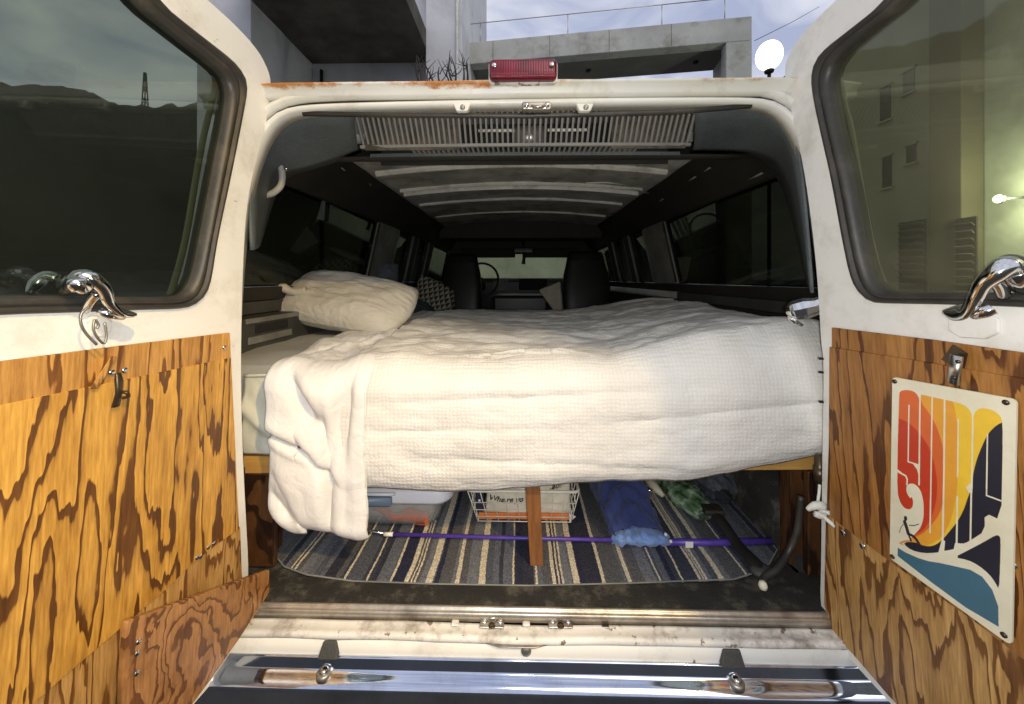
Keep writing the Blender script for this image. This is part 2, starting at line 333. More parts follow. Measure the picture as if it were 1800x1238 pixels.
def thing(name, label, cat, loc=(0, 0, 0), group=None):
    o = bpy.data.objects.new(name, None); COL.objects.link(o); o.location = loc
    o['label'] = label; o['category'] = cat
    if group: o['group'] = group
    o.empty_display_size = .1
    return o
def tag(o, label, cat, group=None):
    o['label'] = label; o['category'] = cat
    if group: o['group'] = group
    return o
def link(name, me, mat, parent=None, smooth=False):
    o = bpy.data.objects.new(name, me); COL.objects.link(o)
    if mat is not None and not me.materials: me.materials.append(M[mat] if isinstance(mat, str) else mat)
    if smooth:
        me.polygons.foreach_set('use_smooth', [True] * len(me.polygons))
    if parent is not None:
        o.parent = parent
        base = V((0, 0, 0)); q = parent
        while q is not None: base += q.location; q = q.parent
        o.location = -base            # meshes are built in world space, the thing's Empty stands at its base
    return o
def mesh(name, vs, fs, mat, parent=None, smooth=False, bev=0, seg=2, sub=0, solid=0, solid_off=0):
    me = bpy.data.meshes.new(name); me.from_pydata([tuple(v) for v in vs], [], fs); me.validate(); me.update()
    bm = bmesh.new(); bm.from_mesh(me); bmesh.ops.remove_doubles(bm, verts=bm.verts, dist=1e-5)
    bmesh.ops.recalc_face_normals(bm, faces=bm.faces); bm.to_mesh(me); bm.free()
    o = link(name, me, mat, parent, smooth)
    if solid:
        s = o.modifiers.new('s', 'SOLIDIFY'); s.thickness = solid; s.offset = solid_off
    if bev:
        b = o.modifiers.new('b', 'BEVEL'); b.width = bev; b.segments = seg; b.limit_method = 'ANGLE'; b.angle_limit = R(35)
        if not smooth:
            me.polygons.foreach_set('use_smooth', [True] * len(me.polygons))
            w = o.modifiers.new('w', 'WEIGHTED_NORMAL'); w.keep_sharp = True
    if sub:
        s = o.modifiers.new('u', 'SUBSURF'); s.levels = sub; s.render_levels = sub
    return o
BF = [(0, 1, 3, 2), (4, 6, 7, 5), (0, 4, 5, 1), (2, 3, 7, 6), (0, 2, 6, 4), (1, 5, 7, 3)]
def hexa(name, c8, mat, parent=None, bev=.002, **k):
    """c8 ordered x-major (lo/hi), y, z"""
    return mesh(name, c8, BF, mat, parent, bev=bev, **k)
def box(name, lo, hi, mat, parent=None, bev=.002, **k):
    c = [(x, y, z) for x in (lo[0], hi[0]) for y in (lo[1], hi[1]) for z in (lo[2], hi[2])]
    return hexa(name, c, mat, parent, bev, **k)
def poly_prism(name, loops, off, mat, parent=None, bev=0, seg=2, smooth=False):
    """flat polygon (first loop) with holes (other loops), 3D points, thickened by vector off"""
    bm = bmesh.new(); es = []
    for lp in loops:
        vs = [bm.verts.new(p) for p in lp]
        es += [bm.edges.new((vs[i], vs[(i + 1) % len(vs)])) for i in range(len(vs))]
    g = bmesh.ops.triangle_fill(bm, edges=es, use_beauty=True, use_dissolve=False)
    fs = [f for f in g['geom'] if isinstance(f, bmesh.types.BMFace)]
    ext = bmesh.ops.extrude_face_region(bm, geom=fs)
    vv = [e for e in ext['geom'] if isinstance(e, bmesh.types.BMVert)]
    bmesh.ops.translate(bm, verts=vv, vec=off)
    bmesh.ops.recalc_face_normals(bm, faces=bm.faces)
    me = bpy.data.meshes.new(name); bm.to_mesh(me); bm.free()
    o = link(name, me, mat, parent, False)
    if bev:
        b = o.modifiers.new('b', 'BEVEL'); b.width = bev; b.segments = seg; b.limit_method = 'ANGLE'; b.angle_limit = R(50)
        me.polygons.foreach_set('use_smooth', [True] * len(me.polygons))
        o.modifiers.new('w', 'WEIGHTED_NORMAL')
    return o
def loft(name, loops, mat, parent=None, closed=True, caps=False, smooth=True, **k):
    n = len(loops[0]); vs = [p for lp in loops for p in lp]; fs = []
    for i in range(len(loops) - 1):
        for j in range(n if closed else n - 1):
            a, b = i * n + j, i * n + (j + 1) % n
            fs.append((a, b, b + n, a + n))
    if caps:
        fs.append(tuple(range(n))[::-1]); fs.append(tuple((len(loops) - 1) * n + j for j in range(n)))
    return mesh(name, vs, fs, mat, parent, smooth=smooth, **k)
def frames(pts):
    T = [(pts[min(i + 1, len(pts) - 1)] - pts[max(i - 1, 0)]).normalized() for i in range(len(pts))]
    up = V((0, 0, 1)) if abs(T[0].z) < .9 else V((1, 0, 0)); out = []
    for t in T:
        s = t.cross(up).normalized(); up = s.cross(t).normalized(); out.append((s, up))
    return out
def tube(name, pts, r, mat, parent=None, n=10, flat=1.0, **k):
    """r: radius or list; flat squashes the second axis"""
    pts = [V(p) for p in pts]; rs = r if isinstance(r, (list, tuple)) else [r] * len(pts)
    loops = []
    for p, rr, (s, u) in zip(pts, rs, frames(pts)):
        ra, rb = rr if isinstance(rr, (tuple, list)) else (rr, rr * flat)
        loops.append([p + s * math.cos(2 * math.pi * j / n) * ra + u * math.sin(2 * math.pi * j / n) * rb for j in range(n)])
    return loft(name, loops, mat, parent, caps=True, **k)
def smooth_path(pts, m=6):
    pts = [V(p) for p in pts]; P = [pts[0]] + pts + [pts[-1]]; out = []
    for i in range(1, len(P) - 2):
        for k in range(m):
            t = k / m; a, b, c, d = P[i - 1], P[i], P[i + 1], P[i + 2]
            out.append(.5 * ((2 * b) + (c - a) * t + (2 * a - 5 * b + 4 * c - d) * t * t + (3 * b - a - 3 * c + d) * t ** 3))
    out.append(pts[-1]); return out
def interp_r(rs, m=6):
    out = []
    for i in range(len(rs) - 1):
        for k in range(m):
            t = k / m; a, b = rs[i], rs[i + 1]
            out.append(tuple(x + (y - x) * t for x, y in zip(a, b)) if isinstance(a, tuple) else a + (b - a) * t)
    out.append(rs[-1]); return out
def sheet(name, f, nu, nv, mat, parent=None, solid=0, solid_off=0, smooth=True):
    vs = [f(i / nu, j / nv) for j in range(nv + 1) for i in range(nu + 1)]; w = nu + 1
    fs = [(j * w + i, j * w + i + 1, (j + 1) * w + i + 1, (j + 1) * w + i) for j in range(nv) for i in range(nu)]
    me = bpy.data.meshes.new(name); me.from_pydata([tuple(v) for v in vs], [], fs); me.update()
    o = link(name, me, mat, parent, smooth)
    if solid:
        s = o.modifiers.new('s', 'SOLIDIFY'); s.thickness = solid; s.offset = solid_off
    return o
def chaikin(p, n=2, closed=True):
    for _ in range(n):
        q = []
        rng = range(len(p)) if closed else range(len(p) - 1)
        if not closed: q.append(p[0])
        for i in rng:
            a, b = p[i], p[(i + 1) % len(p)]; q += [a * .75 + b * .25, a * .25 + b * .75]
        if not closed: q.append(p[-1])
        p = q
    return p
def resample(p, n, closed=True):
    q = list(p) + ([p[0]] if closed else []); L = [0]
    for a, b in zip(q, q[1:]): L.append(L[-1] + (b - a).length)
    out = []; j = 0
    for i in range(n):
        s = L[-1] * i / (n if closed else n - 1)
        while j < len(L) - 2 and L[j + 1] < s: j += 1
        t = (s - L[j]) / max(1e-9, L[j + 1] - L[j]); out.append(q[j].lerp(q[j + 1], t))
    return out
def dup(root, delta):
    c = root.copy(); COL.objects.link(c); c.location = root.location + V(delta)
    for ch in root.children:
        k = ch.copy(); COL.objects.link(k); k.parent = c
        for g in ch.children:
            h = g.copy(); COL.objects.link(h); h.parent = k
    return c
def ns(x, y, z=0): return mn.noise(V((x, y, z)))
def fbm(x, y, z=0, o=4): return mn.fractal(V((x, y, z)), 1.0, 2.0, o)

# ================================================================== the outdoors
def structure(o): o['kind'] = 'structure'; return o
structure(box('ground', (-400, -300, -1), (400, 400, 0), 'asphalt', None, 0))

# hill behind and left, seen through the tinted glass of the left door
def hill(u, v):
    ang = R(100 + 80 * u)                       # bearing from +x, counter-clockwise
    r = 55 + 60 * v
    d = V((math.cos(ang), math.sin(ang), 0))
    crest = 38 + 7 * math.sin(u * 7.0 + 1.0) + 4 * fbm(u * 9, 3.1)
    prof = math.sin(min(1, v * 1.25) * math.pi / 2) if v < .8 else 1 - (v - .8) * 1.2
    z = crest * prof + .8 * fbm(u * 60, v * 20)
    p = EYE + d * r; return V((p.x, p.y, max(-.5, z) if v > 0 else -.5))
structure(sheet('hill', hill, 160, 40, 'hillside'))
def tower():
    d = ray(255, 300); base = EYE + d * 105; zt = (EYE + ray(255, 128) * 105).z; zb = 32
    t = thing('radio_tower', 'dark lattice radio mast on the ridge, seen through the left door glass', 'mast', (base.x, base.y, zb))
    f = lambda z: 2.0 - 1.8 * (z - zb) / (zt - zb)
    cs = [(-1, -1), (1, -1), (1, 1), (-1, 1)]
    for sx, sy in cs:
        tube('leg', [(base.x + sx * f(zb) * .5, base.y + sy * f(zb) * .5, zb), (base.x + sx * .15, base.y + sy * .15, zt)], .16, 'black', t, 5)
    for k in range(8):
        z = zb + (zt - zb) * k / 8; z2 = zb + (zt - zb) * (k + 1) / 8
        for (ax, ay), (bx, by) in zip(cs, cs[1:] + cs[:1]):
            tube('brace', [(base.x + ax * f(z) * .5, base.y + ay * f(z) * .5, z), (base.x + bx * f(z2) * .5, base.y + by * f(z2) * .5, z2)], .09, 'black', t, 4)
    tube('dish', [(base.x, base.y, zb + (zt - zb) * .35), (base.x, base.y, zb + (zt - zb) * .43)], 1.3, 'black', t, 12)
tower()

# modern rendered house straight behind the van
house = thing('concrete_house', 'modern grey rendered house with deep dark overhang and long raised beam', 'house', (0, 9, 0))
ZS = 7.3
def hx(name, x0, x1, y0, y1, z0, z1, mat): return box(name, (x0, y0, z0), (x1, y1, z1), mat, house, .02)
hx('front_pier', -6.9, -5.72, 7.25, 8.45, 0, 13, 'concrete_pale')
hx('side_wall', -6.6, -5.75, 8.45, 10.3, 0, 13, 'concrete_pale')
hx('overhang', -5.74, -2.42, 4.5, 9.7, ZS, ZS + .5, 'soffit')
hx('back_wall', -5.75, -2.4, 9.72, 10.1, 0, ZS + 3, 'concrete_pale')
tube('downpipe', [(-5.45, 9.64, 0), (-5.45, 9.64, 7.1)], .045, 'trim_dark', house, 8)
hx('pier', -2.42, -1.62, 9.0, 10.4, 0, 13, 'concrete_pale')
hexa('fin_wall', [(-1.60, 9.1, 0), (-1.60, 9.1, 13), (-2.3, 13.5, 0), (-2.3, 13.5, 13), (-1.50, 9.1, 0), (-1.50, 9.1, 13), (-1.25, 13.5, 0), (-1.25, 13.5, 13)], 'concrete_pale', house, .02)
hx('rib', -1.64, -1.57, 8.92, 8.99, 0, 13, 'sticker')
# long raised beam, turned a little toward the viewer on the right
A0 = at(806, 78, 10.2); B0 = at(1322, 36, 9.2)
ax = V((B0.x - A0.x, B0.y - A0.y, 0)).normalized(); ay = V((-ax.y, ax.x, 0)); A0 = V((A0.x, A0.y, 0)) - ax * .3; LB = (V((B0.x, B0.y, 0)) - A0).length
ZT = 8.12
def hb(name, s0, s1, t0, t1, z0, z1, mat, bev=.02):
    c = [tuple(A0 + ax * s + ay * t + V((0, 0, z))) for s in (s0, s1) for t in (t0, t1) for z in (z0, z1)]
    return hexa(name, c, mat, house, bev)
hb('parapet_beam', 0, LB - .002, 0, .35, ZT - .62, ZT, 'concrete')
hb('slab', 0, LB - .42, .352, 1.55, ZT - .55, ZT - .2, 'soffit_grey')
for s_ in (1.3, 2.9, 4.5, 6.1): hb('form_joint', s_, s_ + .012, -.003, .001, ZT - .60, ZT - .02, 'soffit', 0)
hb('end_wall', LB - .42, LB, .352, 1.55, 0, ZT - .004, 'concrete')
hb('end_column', LB - .62, LB, .0, .35, 0, ZT - .622, 'concrete')
hb('lower_wall', 0, LB - .65, .5, .8, 0, 3.4, 'concrete')
for s in (1.9, 4.0, 7.0):
    p = A0 + ax * s + ay * .95; tube('downlight', [(p.x, p.y, ZT - .60), (p.x, p.y, ZT - .552)], .07, 'black', house, 14)
hr = lambda s, z: A0 + ax * s + ay * .15 + V((0, 0, z))
tube('handrail', [hr(0, ZT + .62), hr(LB + .1, ZT + .62)], .012, 'steel', house, 6)
for s in (.9, 3.4, 5.9, LB - .6): tube('railing_post', [hr(s, ZT), hr(s, ZT + .62)], .012, 'steel', house, 6)
for s0, s1 in ((.93, 3.37), (3.43, 5.87), (5.93, LB - .63)):
    mesh('railing_glass', [hr(s0, ZT + .03), hr(s1, ZT + .03), hr(s1, ZT + .58), hr(s0, ZT + .58)], [(0, 1, 2, 3)], glass_mat('railing_glass', (.95, .96, .98), ior=1.06) , house, solid=.01)
for a, b in (((1326, 72), (1440, 12)), ):
    p, q = at(*a, 14.0), at(*b, 20.0); w = tube('power_line', [p, (p + q) / 2 + V((0, 0, -.05)), q], .012, 'black', None, 5); tag(w, 'thin dark cable slanting up across the sky right of the house', 'cable')

def shrub():
    t = None; cyl = 7.6
    t = thing('bare_shrub', 'leafless dark twiggy shrub rising in front of the pale pier', 'shrub', (-1.9, cyl, 0))
    rnd = random.Random(4)
    def br(name, p0, p1, r):
        p0, p1 = V(p0), V(p1); mid = (p0 + p1) / 2 + V((rnd.uniform(-.06, .06), rnd.uniform(-.05, .05), 0))
        tube(name, smooth_path([p0, mid, p1], 3), [r * (1 - .7 * k / 6) for k in range(7)], 'bark', t, 6)
    roots = [((738, 150), (733, 98)), ((742, 152), (735, 100)), ((765, 152), (742, 106)), ((775, 152), (772, 118)), ((797, 152), (791, 98)), ((800, 154), (793, 100)), ((815, 150), (813, 102)), ((822, 152), (820, 110)), ((754, 155), (752, 120)), ((788, 155), (784, 130))]
    for (bx, by), (tx, ty) in roots:
        base = at(bx, by, cyl); tip = at(tx, ty, cyl + rnd.uniform(-.3, .3))
        g = V((base.x * .5 - .95, cyl, 0)); br('stem', g, base, .035); br('branch', base, tip, .028)
        for _ in range(3):
            k = base.lerp(tip, rnd.uniform(.2, .9)); br('twig', k, k + V((rnd.uniform(-.28, .28), rnd.uniform(-.2, .2), rnd.uniform(.12, .38))), .013)
shrub()

# building to the right, seen through the right door glass
apt = thing('apartment_block', 'olive lit apartment block with small dark windows behind the right door glass', 'building', (16, 10, 0))
AX = 9.5
box('facade', (AX, 4.6, 0), (AX + 6, 11.0, 16), 'olive', apt, .03)
def win(px0, py0, px1, py1):
    a = atx(px0, py0, AX - .03); b = atx(px1, py1, AX - .03)
    lo = V((AX - .02, min(a.y, b.y), min(a.z, b.z))); hi = V((AX + .1, max(a.y, b.y), max(a.z, b.z)))
    w = box('window', lo, hi, 'window_dark', apt, .0)
    f = .05
    for s in ((lo.y - f, hi.y + f, hi.z, hi.z + f), (lo.y - f, hi.y + f, lo.z - f, lo.z)):
        box('lintel', (AX - .06, s[0], s[2]), (AX - .001, s[1], s[3]), 'olive', apt, 0)
for w in ((1546, 158, 1564, 208), (1586, 130, 1606, 158), (1550, 278, 1566, 328), (1592, 258, 1609, 284)): win(*w)
p0 = atx(1632, 200, AX - 1.2); p1 = atx(1690, 200, AX - 1.2)
box('corner_pier', (AX - 1.2, p1.y, 0), (AX + .3, p0.y, 15), 'olive_dark', apt, .02)
p2 = atx(1760, 200, AX - .8)
box('near_wing', (AX - .8, -8, 0), (AX + 5, p1.y - .003, 14), 'olive_green', apt, .02)
# dark slatted shutters at street level
for (a, b) in (((1580, 392), (1628, 520)), ((1680, 385), (1716, 520))):
    X0 = AX - 1.25; q0 = atx(a[0], a[1], X0); q1 = atx(b[0], b[1], X0)
    sh = box('shutter', (X0, q1.y, .9), (X0 + .03, q0.y, q0.z), 'trim_dark', apt, 0)
    k = .95
    while k < q0.z - .06:
        mesh('slat', [(X0 - .01, q1.y + .02, k), (X0 - .01, q0.y - .02, k), (X0 - .06, q0.y - .02, k + .05), (X0 - .06, q1.y + .02, k + .05)], [(0, 1, 2, 3)], 'olive_dark', sh, solid=.01); k += .14
m, nt, n, l, p = nodes('lamp_light'); p.inputs['Emission Color'].default_value = (.80, 1, .80, 1); p.inputs['Emission Strength'].default_value = 4; M['lamp_on'] = m
m, nt, n, l, p = nodes('lamp_white'); p.inputs['Emission Color'].default_value = (1, .98, .84, 1); p.inputs['Emission Strength'].default_value = 3.0; M['lamp_white'] = m
m, nt, n, l, p = nodes('lamp_amber'); p.inputs['Emission Color'].default_value = (1, .66, .22, 1); p.inputs['Emission Strength'].default_value = 25; M['lamp_amber'] = m
def lathe(name, prof, c, mat, parent, n=24, axis='z', **k):
    loops = []
    for r, h in prof:
        if axis == 'z': loops.append([V(c) + V((r * math.cos(2 * math.pi * j / n), r * math.sin(2 * math.pi * j / n), h)) for j in range(n)])
        elif axis == 'y': loops.append([V(c) + V((r * math.cos(2 * math.pi * j / n), h, r * math.sin(2 * math.pi * j / n))) for j in range(n)])
        else: loops.append([V(c) + V((h, r * math.cos(2 * math.pi * j / n), r * math.sin(2 * math.pi * j / n))) for j in range(n)])
    return loft(name, loops, mat, parent, caps=True, **k)
def floodlight():
    q = atx(1757, 350, AX - 1.5)
    t = thing('flood_lamp', 'small lit floodlight bracketed to the green wall, glaring through the right door glass', 'lamp', (q.x, q.y, 0))
    tube('bracket', [(q.x + .04, q.y, q.z), (AX - .80, q.y, q.z + .05)], .022, 'trim_mid', t, 8); box('wall_plate', (AX - .83, q.y - .08, q.z - .05), (AX - .801, q.y + .08, q.z + .15), 'trim_mid', t, .004)
    h = lathe('housing', [(.02, .05), (.075, .03), (.085, -.02), (.075, -.03)], q, 'trim_dark', t, axis='x')
    lathe('lamp_glass', [(.072, -.032), (.065, -.045), (.04, -.055), (.01, -.06)], q, 'lamp_on', h, axis='x')
    ld = bpy.data.lights.new('flood_lamp_light', 'POINT'); ld.energy = 230; ld.color = (.95, 1, .86); ld.shadow_soft_size = .12
    lo = bpy.data.objects.new('flood_lamp_light', ld); COL.objects.link(lo); lo.parent = t; lo.location = (.0, -.22, q.z)
floodlight()
def globe_lamp():
    q = at(1352, 98, 13.0)
    t = thing('street_lamp', 'lit white globe street lamp standing beyond the right end of the house', 'lamp', (q.x, q.y, 0))
    tube('pole', [(q.x, q.y, 0), (q.x, q.y, q.z - .3)], .06, 'trim_dark', t, 10)
    lathe('collar', [(.02, -.62), (.14, -.60), (.16, -.52), (.05, -.46)], q, 'trim_dark', t)
    lathe('globe', [(.42 * math.sin(a * math.pi / 12) + .001, -.50 * math.cos(a * math.pi / 12)) for a in range(13)], q, 'lamp_white', t)
globe_lamp()
def amber_lamp():
    x, y, z = 1.15, -1.75, 2.9
    t = thing('street_lamp', 'amber lit lamp on a bracket post behind the camera on the right', 'lamp', (x + .5, y, 0))
    tube('pole', [(x + .5, y, 0), (x + .5, y, z + .1)], .04, 'trim_dark', t, 10)
    tube('bracket', [(x + .5, y, z + .08), (x, y, z + .08)], .02, 'trim_dark', t, 8)
    lathe('lamp_shade', [(.02, .09), (.10, .06), (.13, -.02), (.12, -.02), (.05, .05)], (x, y, z), 'trim_dark', t)
    lathe('bulb', [(.01, -.05), (.04, -.04), (.05, 0), (.02, .04)], (x, y, z), 'lamp_amber', t)
    ld = bpy.data.lights.new('amber_lamp_light', 'SPOT'); ld.energy = 260; ld.color = (1, .66, .22); ld.shadow_soft_size = .05; ld.spot_size = R(52); ld.spot_blend = .9
    lo = bpy.data.objects.new('amber_lamp_light', ld); COL.objects.link(lo); lo.parent = t; lo.location = (-.5, 0, z - .07)
    tgt = V((-.68, -.40, .85)); lo.rotation_euler = (tgt - V((x, y, z - .07))).to_track_quat('-Z', 'Y').to_euler()
amber_lamp()
# ================================================================== the van
van = thing('van', 'old white van seen through its wide open rear doors, plywood lined doors and chrome bumper', 'van', (0, 2, 0))
def vb(name, lo, hi, mat, par=van, bev=.003, **k): return box(name, lo, hi, mat, par, bev, **k)

# --- opening surround -------------------------------------------------
op_px = [(398, 1078), (399, 900), (400, 700), (405, 560), (414, 430), (430, 330), (446, 276), (466, 232), (490, 206), (525, 195), (600, 191), (760, 187), (930, 184), (1100, 182), (1260, 181), (1335, 182), (1366, 190), (1390, 210), (1410, 244), (1428, 290), (1444, 380), (1458, 480), (1468, 600), (1474, 800), (1478, 1078)]
OP = resample(chaikin([at(*q, 0) for q in op_px], 2, False), 140, False)
def onrm(i):
    t = (OP[min(i + 1, 139)] - OP[max(i - 1, 0)]).normalized(); return V((-t.z, 0, t.x))
def rim(name, prof, mat, i0=0, i1=139, fix=None):
    """sweep a closed (outward, y) profile round the opening"""
    loops = []
    for i in range(i0, i1 + 1):
        n = onrm(i); loops.append([OP[i] + n * r + V((0, y, 0)) for r, y in prof])
    return loft(name, loops, mat, van, caps=True, bev=0)
rim('opening_lip', [(0, .035), (-.001, -.002), (.004, -.007), (.010, -.005), (.014, .006), (.016, .035)], 'header')
rim('weather_groove', [(.0165, .03), (.0165, .008), (.0205, .008), (.0205, .03)], 'rubber')
rim('opening_flange', [(.021, .03), (.021, -.001), (.026, -.010), (.034, -.010), (.038, -.002), (.040, .03)], 'header')
# roof edge / rain gutter across the top, with the rust along it
gz0, gz1 = 1.779, 1.806
gut = [(gz0 - .002, .03), (gz0, -.006), (gz0 + .004, -.012), (gz1 - .012, -.012), (gz1 - .007, -.022), (gz1 - .003, -.026), (gz1, -.020), (gz1 + .002, .03)]
loft('rain_gutter', [[V((x, y, z - .05 * max(0, (abs(x - .03) - .55) / .3) ** 1.6)) for z, y in gut] for x in np.linspace(-.70, .715, 60)], 'header', van, caps=True)
# fascia round the opening
ring_in = [OP[i] + onrm(i) * .041 + V((0, .004, 0)) for i in range(0, 140, 3)]
outer = [V(q) for q in ((.70, .012, .60), (.735, .012, .60), (.74, .012, 1.3), (.715, .012, 1.6), (.66, .012, 1.777), (0, .012, 1.777), (-.655, .012, 1.777), (-.705, .012, 1.6), (-.735, .012, 1.3), (-.725, .012, .60), (-.69, .012, .60))]
fas = [V((p.x, .012, min(p.z, 1.774))) for p in ring_in] + outer
poly_prism('rear_fascia', [fas], V((0, .012, 0)), 'paint', van)
# outer shell: rounded rear corners, sides with glazed openings, roof
def plan(y):                                   # half width of the body at floor level, y metres in from the rear face
    return .93 - .21 * max(0, 1 - y / .24) ** 2.2
def tum(z): return 0 if z < 1.25 else .09 * ((z - 1.25) / .52) ** 1.5
yc = [.004, .02, .05, .09, .14, .19, .24, .30]
for sg in (-1, 1):
    B = lambda y, z: V((sg * (plan(y) - tum(z)), y, z))
    zz = [.48, .8, 1.1, 1.25, 1.34, 1.45, 1.55, 1.65, 1.72, 1.78]
    loft('rear_corner', [[B(y, z) for z in zz] for y in yc], 'paint', van, closed=False, solid=.004)
    ys_ = [.301, 1, 2, 3, 3.7]
    loft('outer_side', [[B(y, z) for z in (.48, .8, 1.1, 1.25, 1.34)] for y in ys_], 'paint', van, closed=False, solid=.004)
    loft('upper_side', [[B(y, z) for z in (1.705, 1.74, 1.78)] for y in ys_], 'paint', van, closed=False, solid=.004)
    for a_, b_ in ((1.3, 1.66), (2.02, 2.14), (2.52, 2.66), (3.5, 3.7)):
        loft('outer_pillar', [[B(y, z) for z in (1.341, 1.45, 1.55, 1.704)] for y in (a_, b_)], 'paint', van, closed=False, solid=.004)
    tube('side_moulding', [B(y, 1.262) + V((sg * .004, 0, 0)) for y in np.linspace(.2, 3.6, 12)], .008, 'steel', van, 6)
    tube('drip_rail', [B(y, 1.785) + V((sg * .008, 0, 0)) for y in np.linspace(.06, 3.6, 16)], .009, 'paint', van, 6)
def rf(y):
    drop = .13 * max(0, 1 - y / .45) ** 1.6
    w = plan(y) - tum(1.78)
    return [V((k * w, y, (1.782 + (.165 - drop) * (1 - abs(k) ** 2.6)))) for k in np.linspace(-1, 1, 25)]
loft('roof', [rf(y) for y in (.03, .08, .15, .25, .45, 1, 2, 3, 3.7)], 'paint', van, closed=False, solid=.004)

# --- sill, threshold, lower panel ------------------------------------
vb('floor', (-.95, .062, .60), (.95, 3.9, .655), 'wallcarpet')
mesh('threshold_mat', [(x, y, z) for x in (-.66, .70) for y, z in ((.0, .640), (.0, .659), (.03, .663), (.075, .660), (.075, .640))], [(0, 1, 6, 5), (1, 2, 7, 6), (2, 3, 8, 7), (3, 4, 9, 8), (0, 4, 3, 2, 1), (5, 6, 7, 8, 9)], 'wallcarpet', van, bev=.003)
loft('threshold_strip', [[V((x, y, z)) for y, z in ((-.001, .64), (-.001, .662), (-.006, .665), (-.010, .662), (-.011, .657), (-.014, .6575), (-.017, .655), (-.018, .64))] for x in np.linspace(-.64, .70, 24)], 'worn_metal', van, caps=True)
def sillz(x, z): return z + .0012 * ns(x * 7, z * 30)
pr_s = [(-.0185, .56), (-.0185, .640), (-.022, .638), (-.038, .6365), (-.0435, .638), (-.0485, .6355), (-.0505, .630), (-.049, .625), (-.046, .623), (-.042, .56)]
loft('door_sill', [[V((x, y - .0015 * ns(x * 9, 3), z + .0010 * ns(x * 5, z * 20) + (-.0045 * math.exp(-((x - .02) / .13) ** 2) if z > .6 else 0))) for y, z in pr_s] for x in np.linspace(-.70, .76, 110)], 'flaky', van, caps=True)
loft('lower_rear_panel', [[V((x, y, z)) for y, z in ((-.043, .624), (-.0465, .622), (-.048, .60), (-.048, .50), (-.03, .50))] for x in np.linspace(-.95, .97, 10)], 'paint', van, caps=True)
# sill hardware
for cx in (865, 985):
    c = atz(cx, 1095, .642); k = vb('striker_plate', (c.x - .026, c.y - .010, c.z - .0048), (c.x + .026, c.y + .015, c.z - .0005), 'worn_metal')
    for s in (-1, 1): lathe('screw', [(.007, 0), (.0065, .003), (.003, .0045)], (c.x + s * .017, c.y + .004, c.z - .001), 'latch_chrome', k, 12)
    tube('hook', [(c.x - .008, c.y + .004, c.z), (c.x - .006, c.y + .004, c.z + .006), (c.x + .006, c.y + .004, c.z + .006), (c.x + .008, c.y + .004, c.z)], .0022, 'steel', k, 8)
    lathe('rust_socket', [(.008, 0), (.007, .002), (.003, .001)], (c.x, c.y - .006, c.z - .001), 'dark_steel', k, 12)
for cx, wv in ((800, .016), (925, .016)):
    c = atz(cx, 1094, .642); vb('cleat', (c.x - wv / 2, c.y - .008, c.z - .004), (c.x + wv / 2, c.y + .010, c.z + .0015), 'flaky', bev=.003)
c = atz(1064, 1096, .641); vb('drain_hole', (c.x - .008, c.y - .006, c.z - .003), (c.x + .007, c.y + .007, c.z - .0006), 'black')
c = at(925, 1154, -.058); lathe('panel_screw', [(.011, 0), (.010, -.003), (.004, -.005)], (c.x, -.0482, c.z + .002), 'screw', van, 14, 'y')
c = at(905, 1124, -.06); tube('bent_lip', [(c.x - .06, -.046, .624), (c.x - .03, -.0525, .6215), (c.x + .04, -.0525, .6215), (c.x + .07, -.046, .624)], .004, 'worn_metal', van, 6, flat=.4)

# --- chrome bumper -----------------------------------------------------
bz = .592
prof = [(-.0475, .52), (-.0475, .5925), (-.0515, .5925), (-.0530, .590), (-.0545, .570), (-.0565, .5668), (-.062, .5640), (-.069, .5598), (-.074, .5560), (-.0775, .5510), (-.079, .544), (-.078, .50), (-.089, .46), (-.085, .452), (-.05, .45)]
loft('bumper', [[V((x, y + .020 * (abs(x - .02) / .98) ** 6 + .0008 * ns(x * 3, y * 9), z - .002 * abs(x) ** 2)) for y, z in prof] for x in np.linspace(-.96, .99, 90)], 'chrome', van, caps=True, bev=0)
van_bumper = van.children[-1]
for px in (562, 1303):
    c = at(px, 1184, -.078); lathe('washer', [(.015, -.006), (.015, .003), (.012, .006)], (c.x, -.061, .5650), 'screw', van_bumper, 20)
    lathe('bolt', [(.0095, .006), (.009, .010), (.006, .0125), (.001, .0135)], (c.x, -.061, .5650), 'latch_chrome', van_bumper, 16)
for a, b in (((562, 1156), (597, 1122)), ((1264, 1156), (1306, 1131))):
    x0 = at(a[0], 1140, -.05).x; x1 = at(b[0], 1140, -.05).x; z1 = .6225
    hexa('bumper_bracket', [(x0, -.062, bz + .0015), (x0 + .008, -.052, z1), (x0, -.0465, bz + .0015), (x0 + .008, -.0465, z1), (x1, -.062, bz + .0015), (x1 - .006, -.052, z1), (x1, -.0465, bz + .0015), (x1 - .006, -.0465, z1)], 'trim_mid', van, .003)

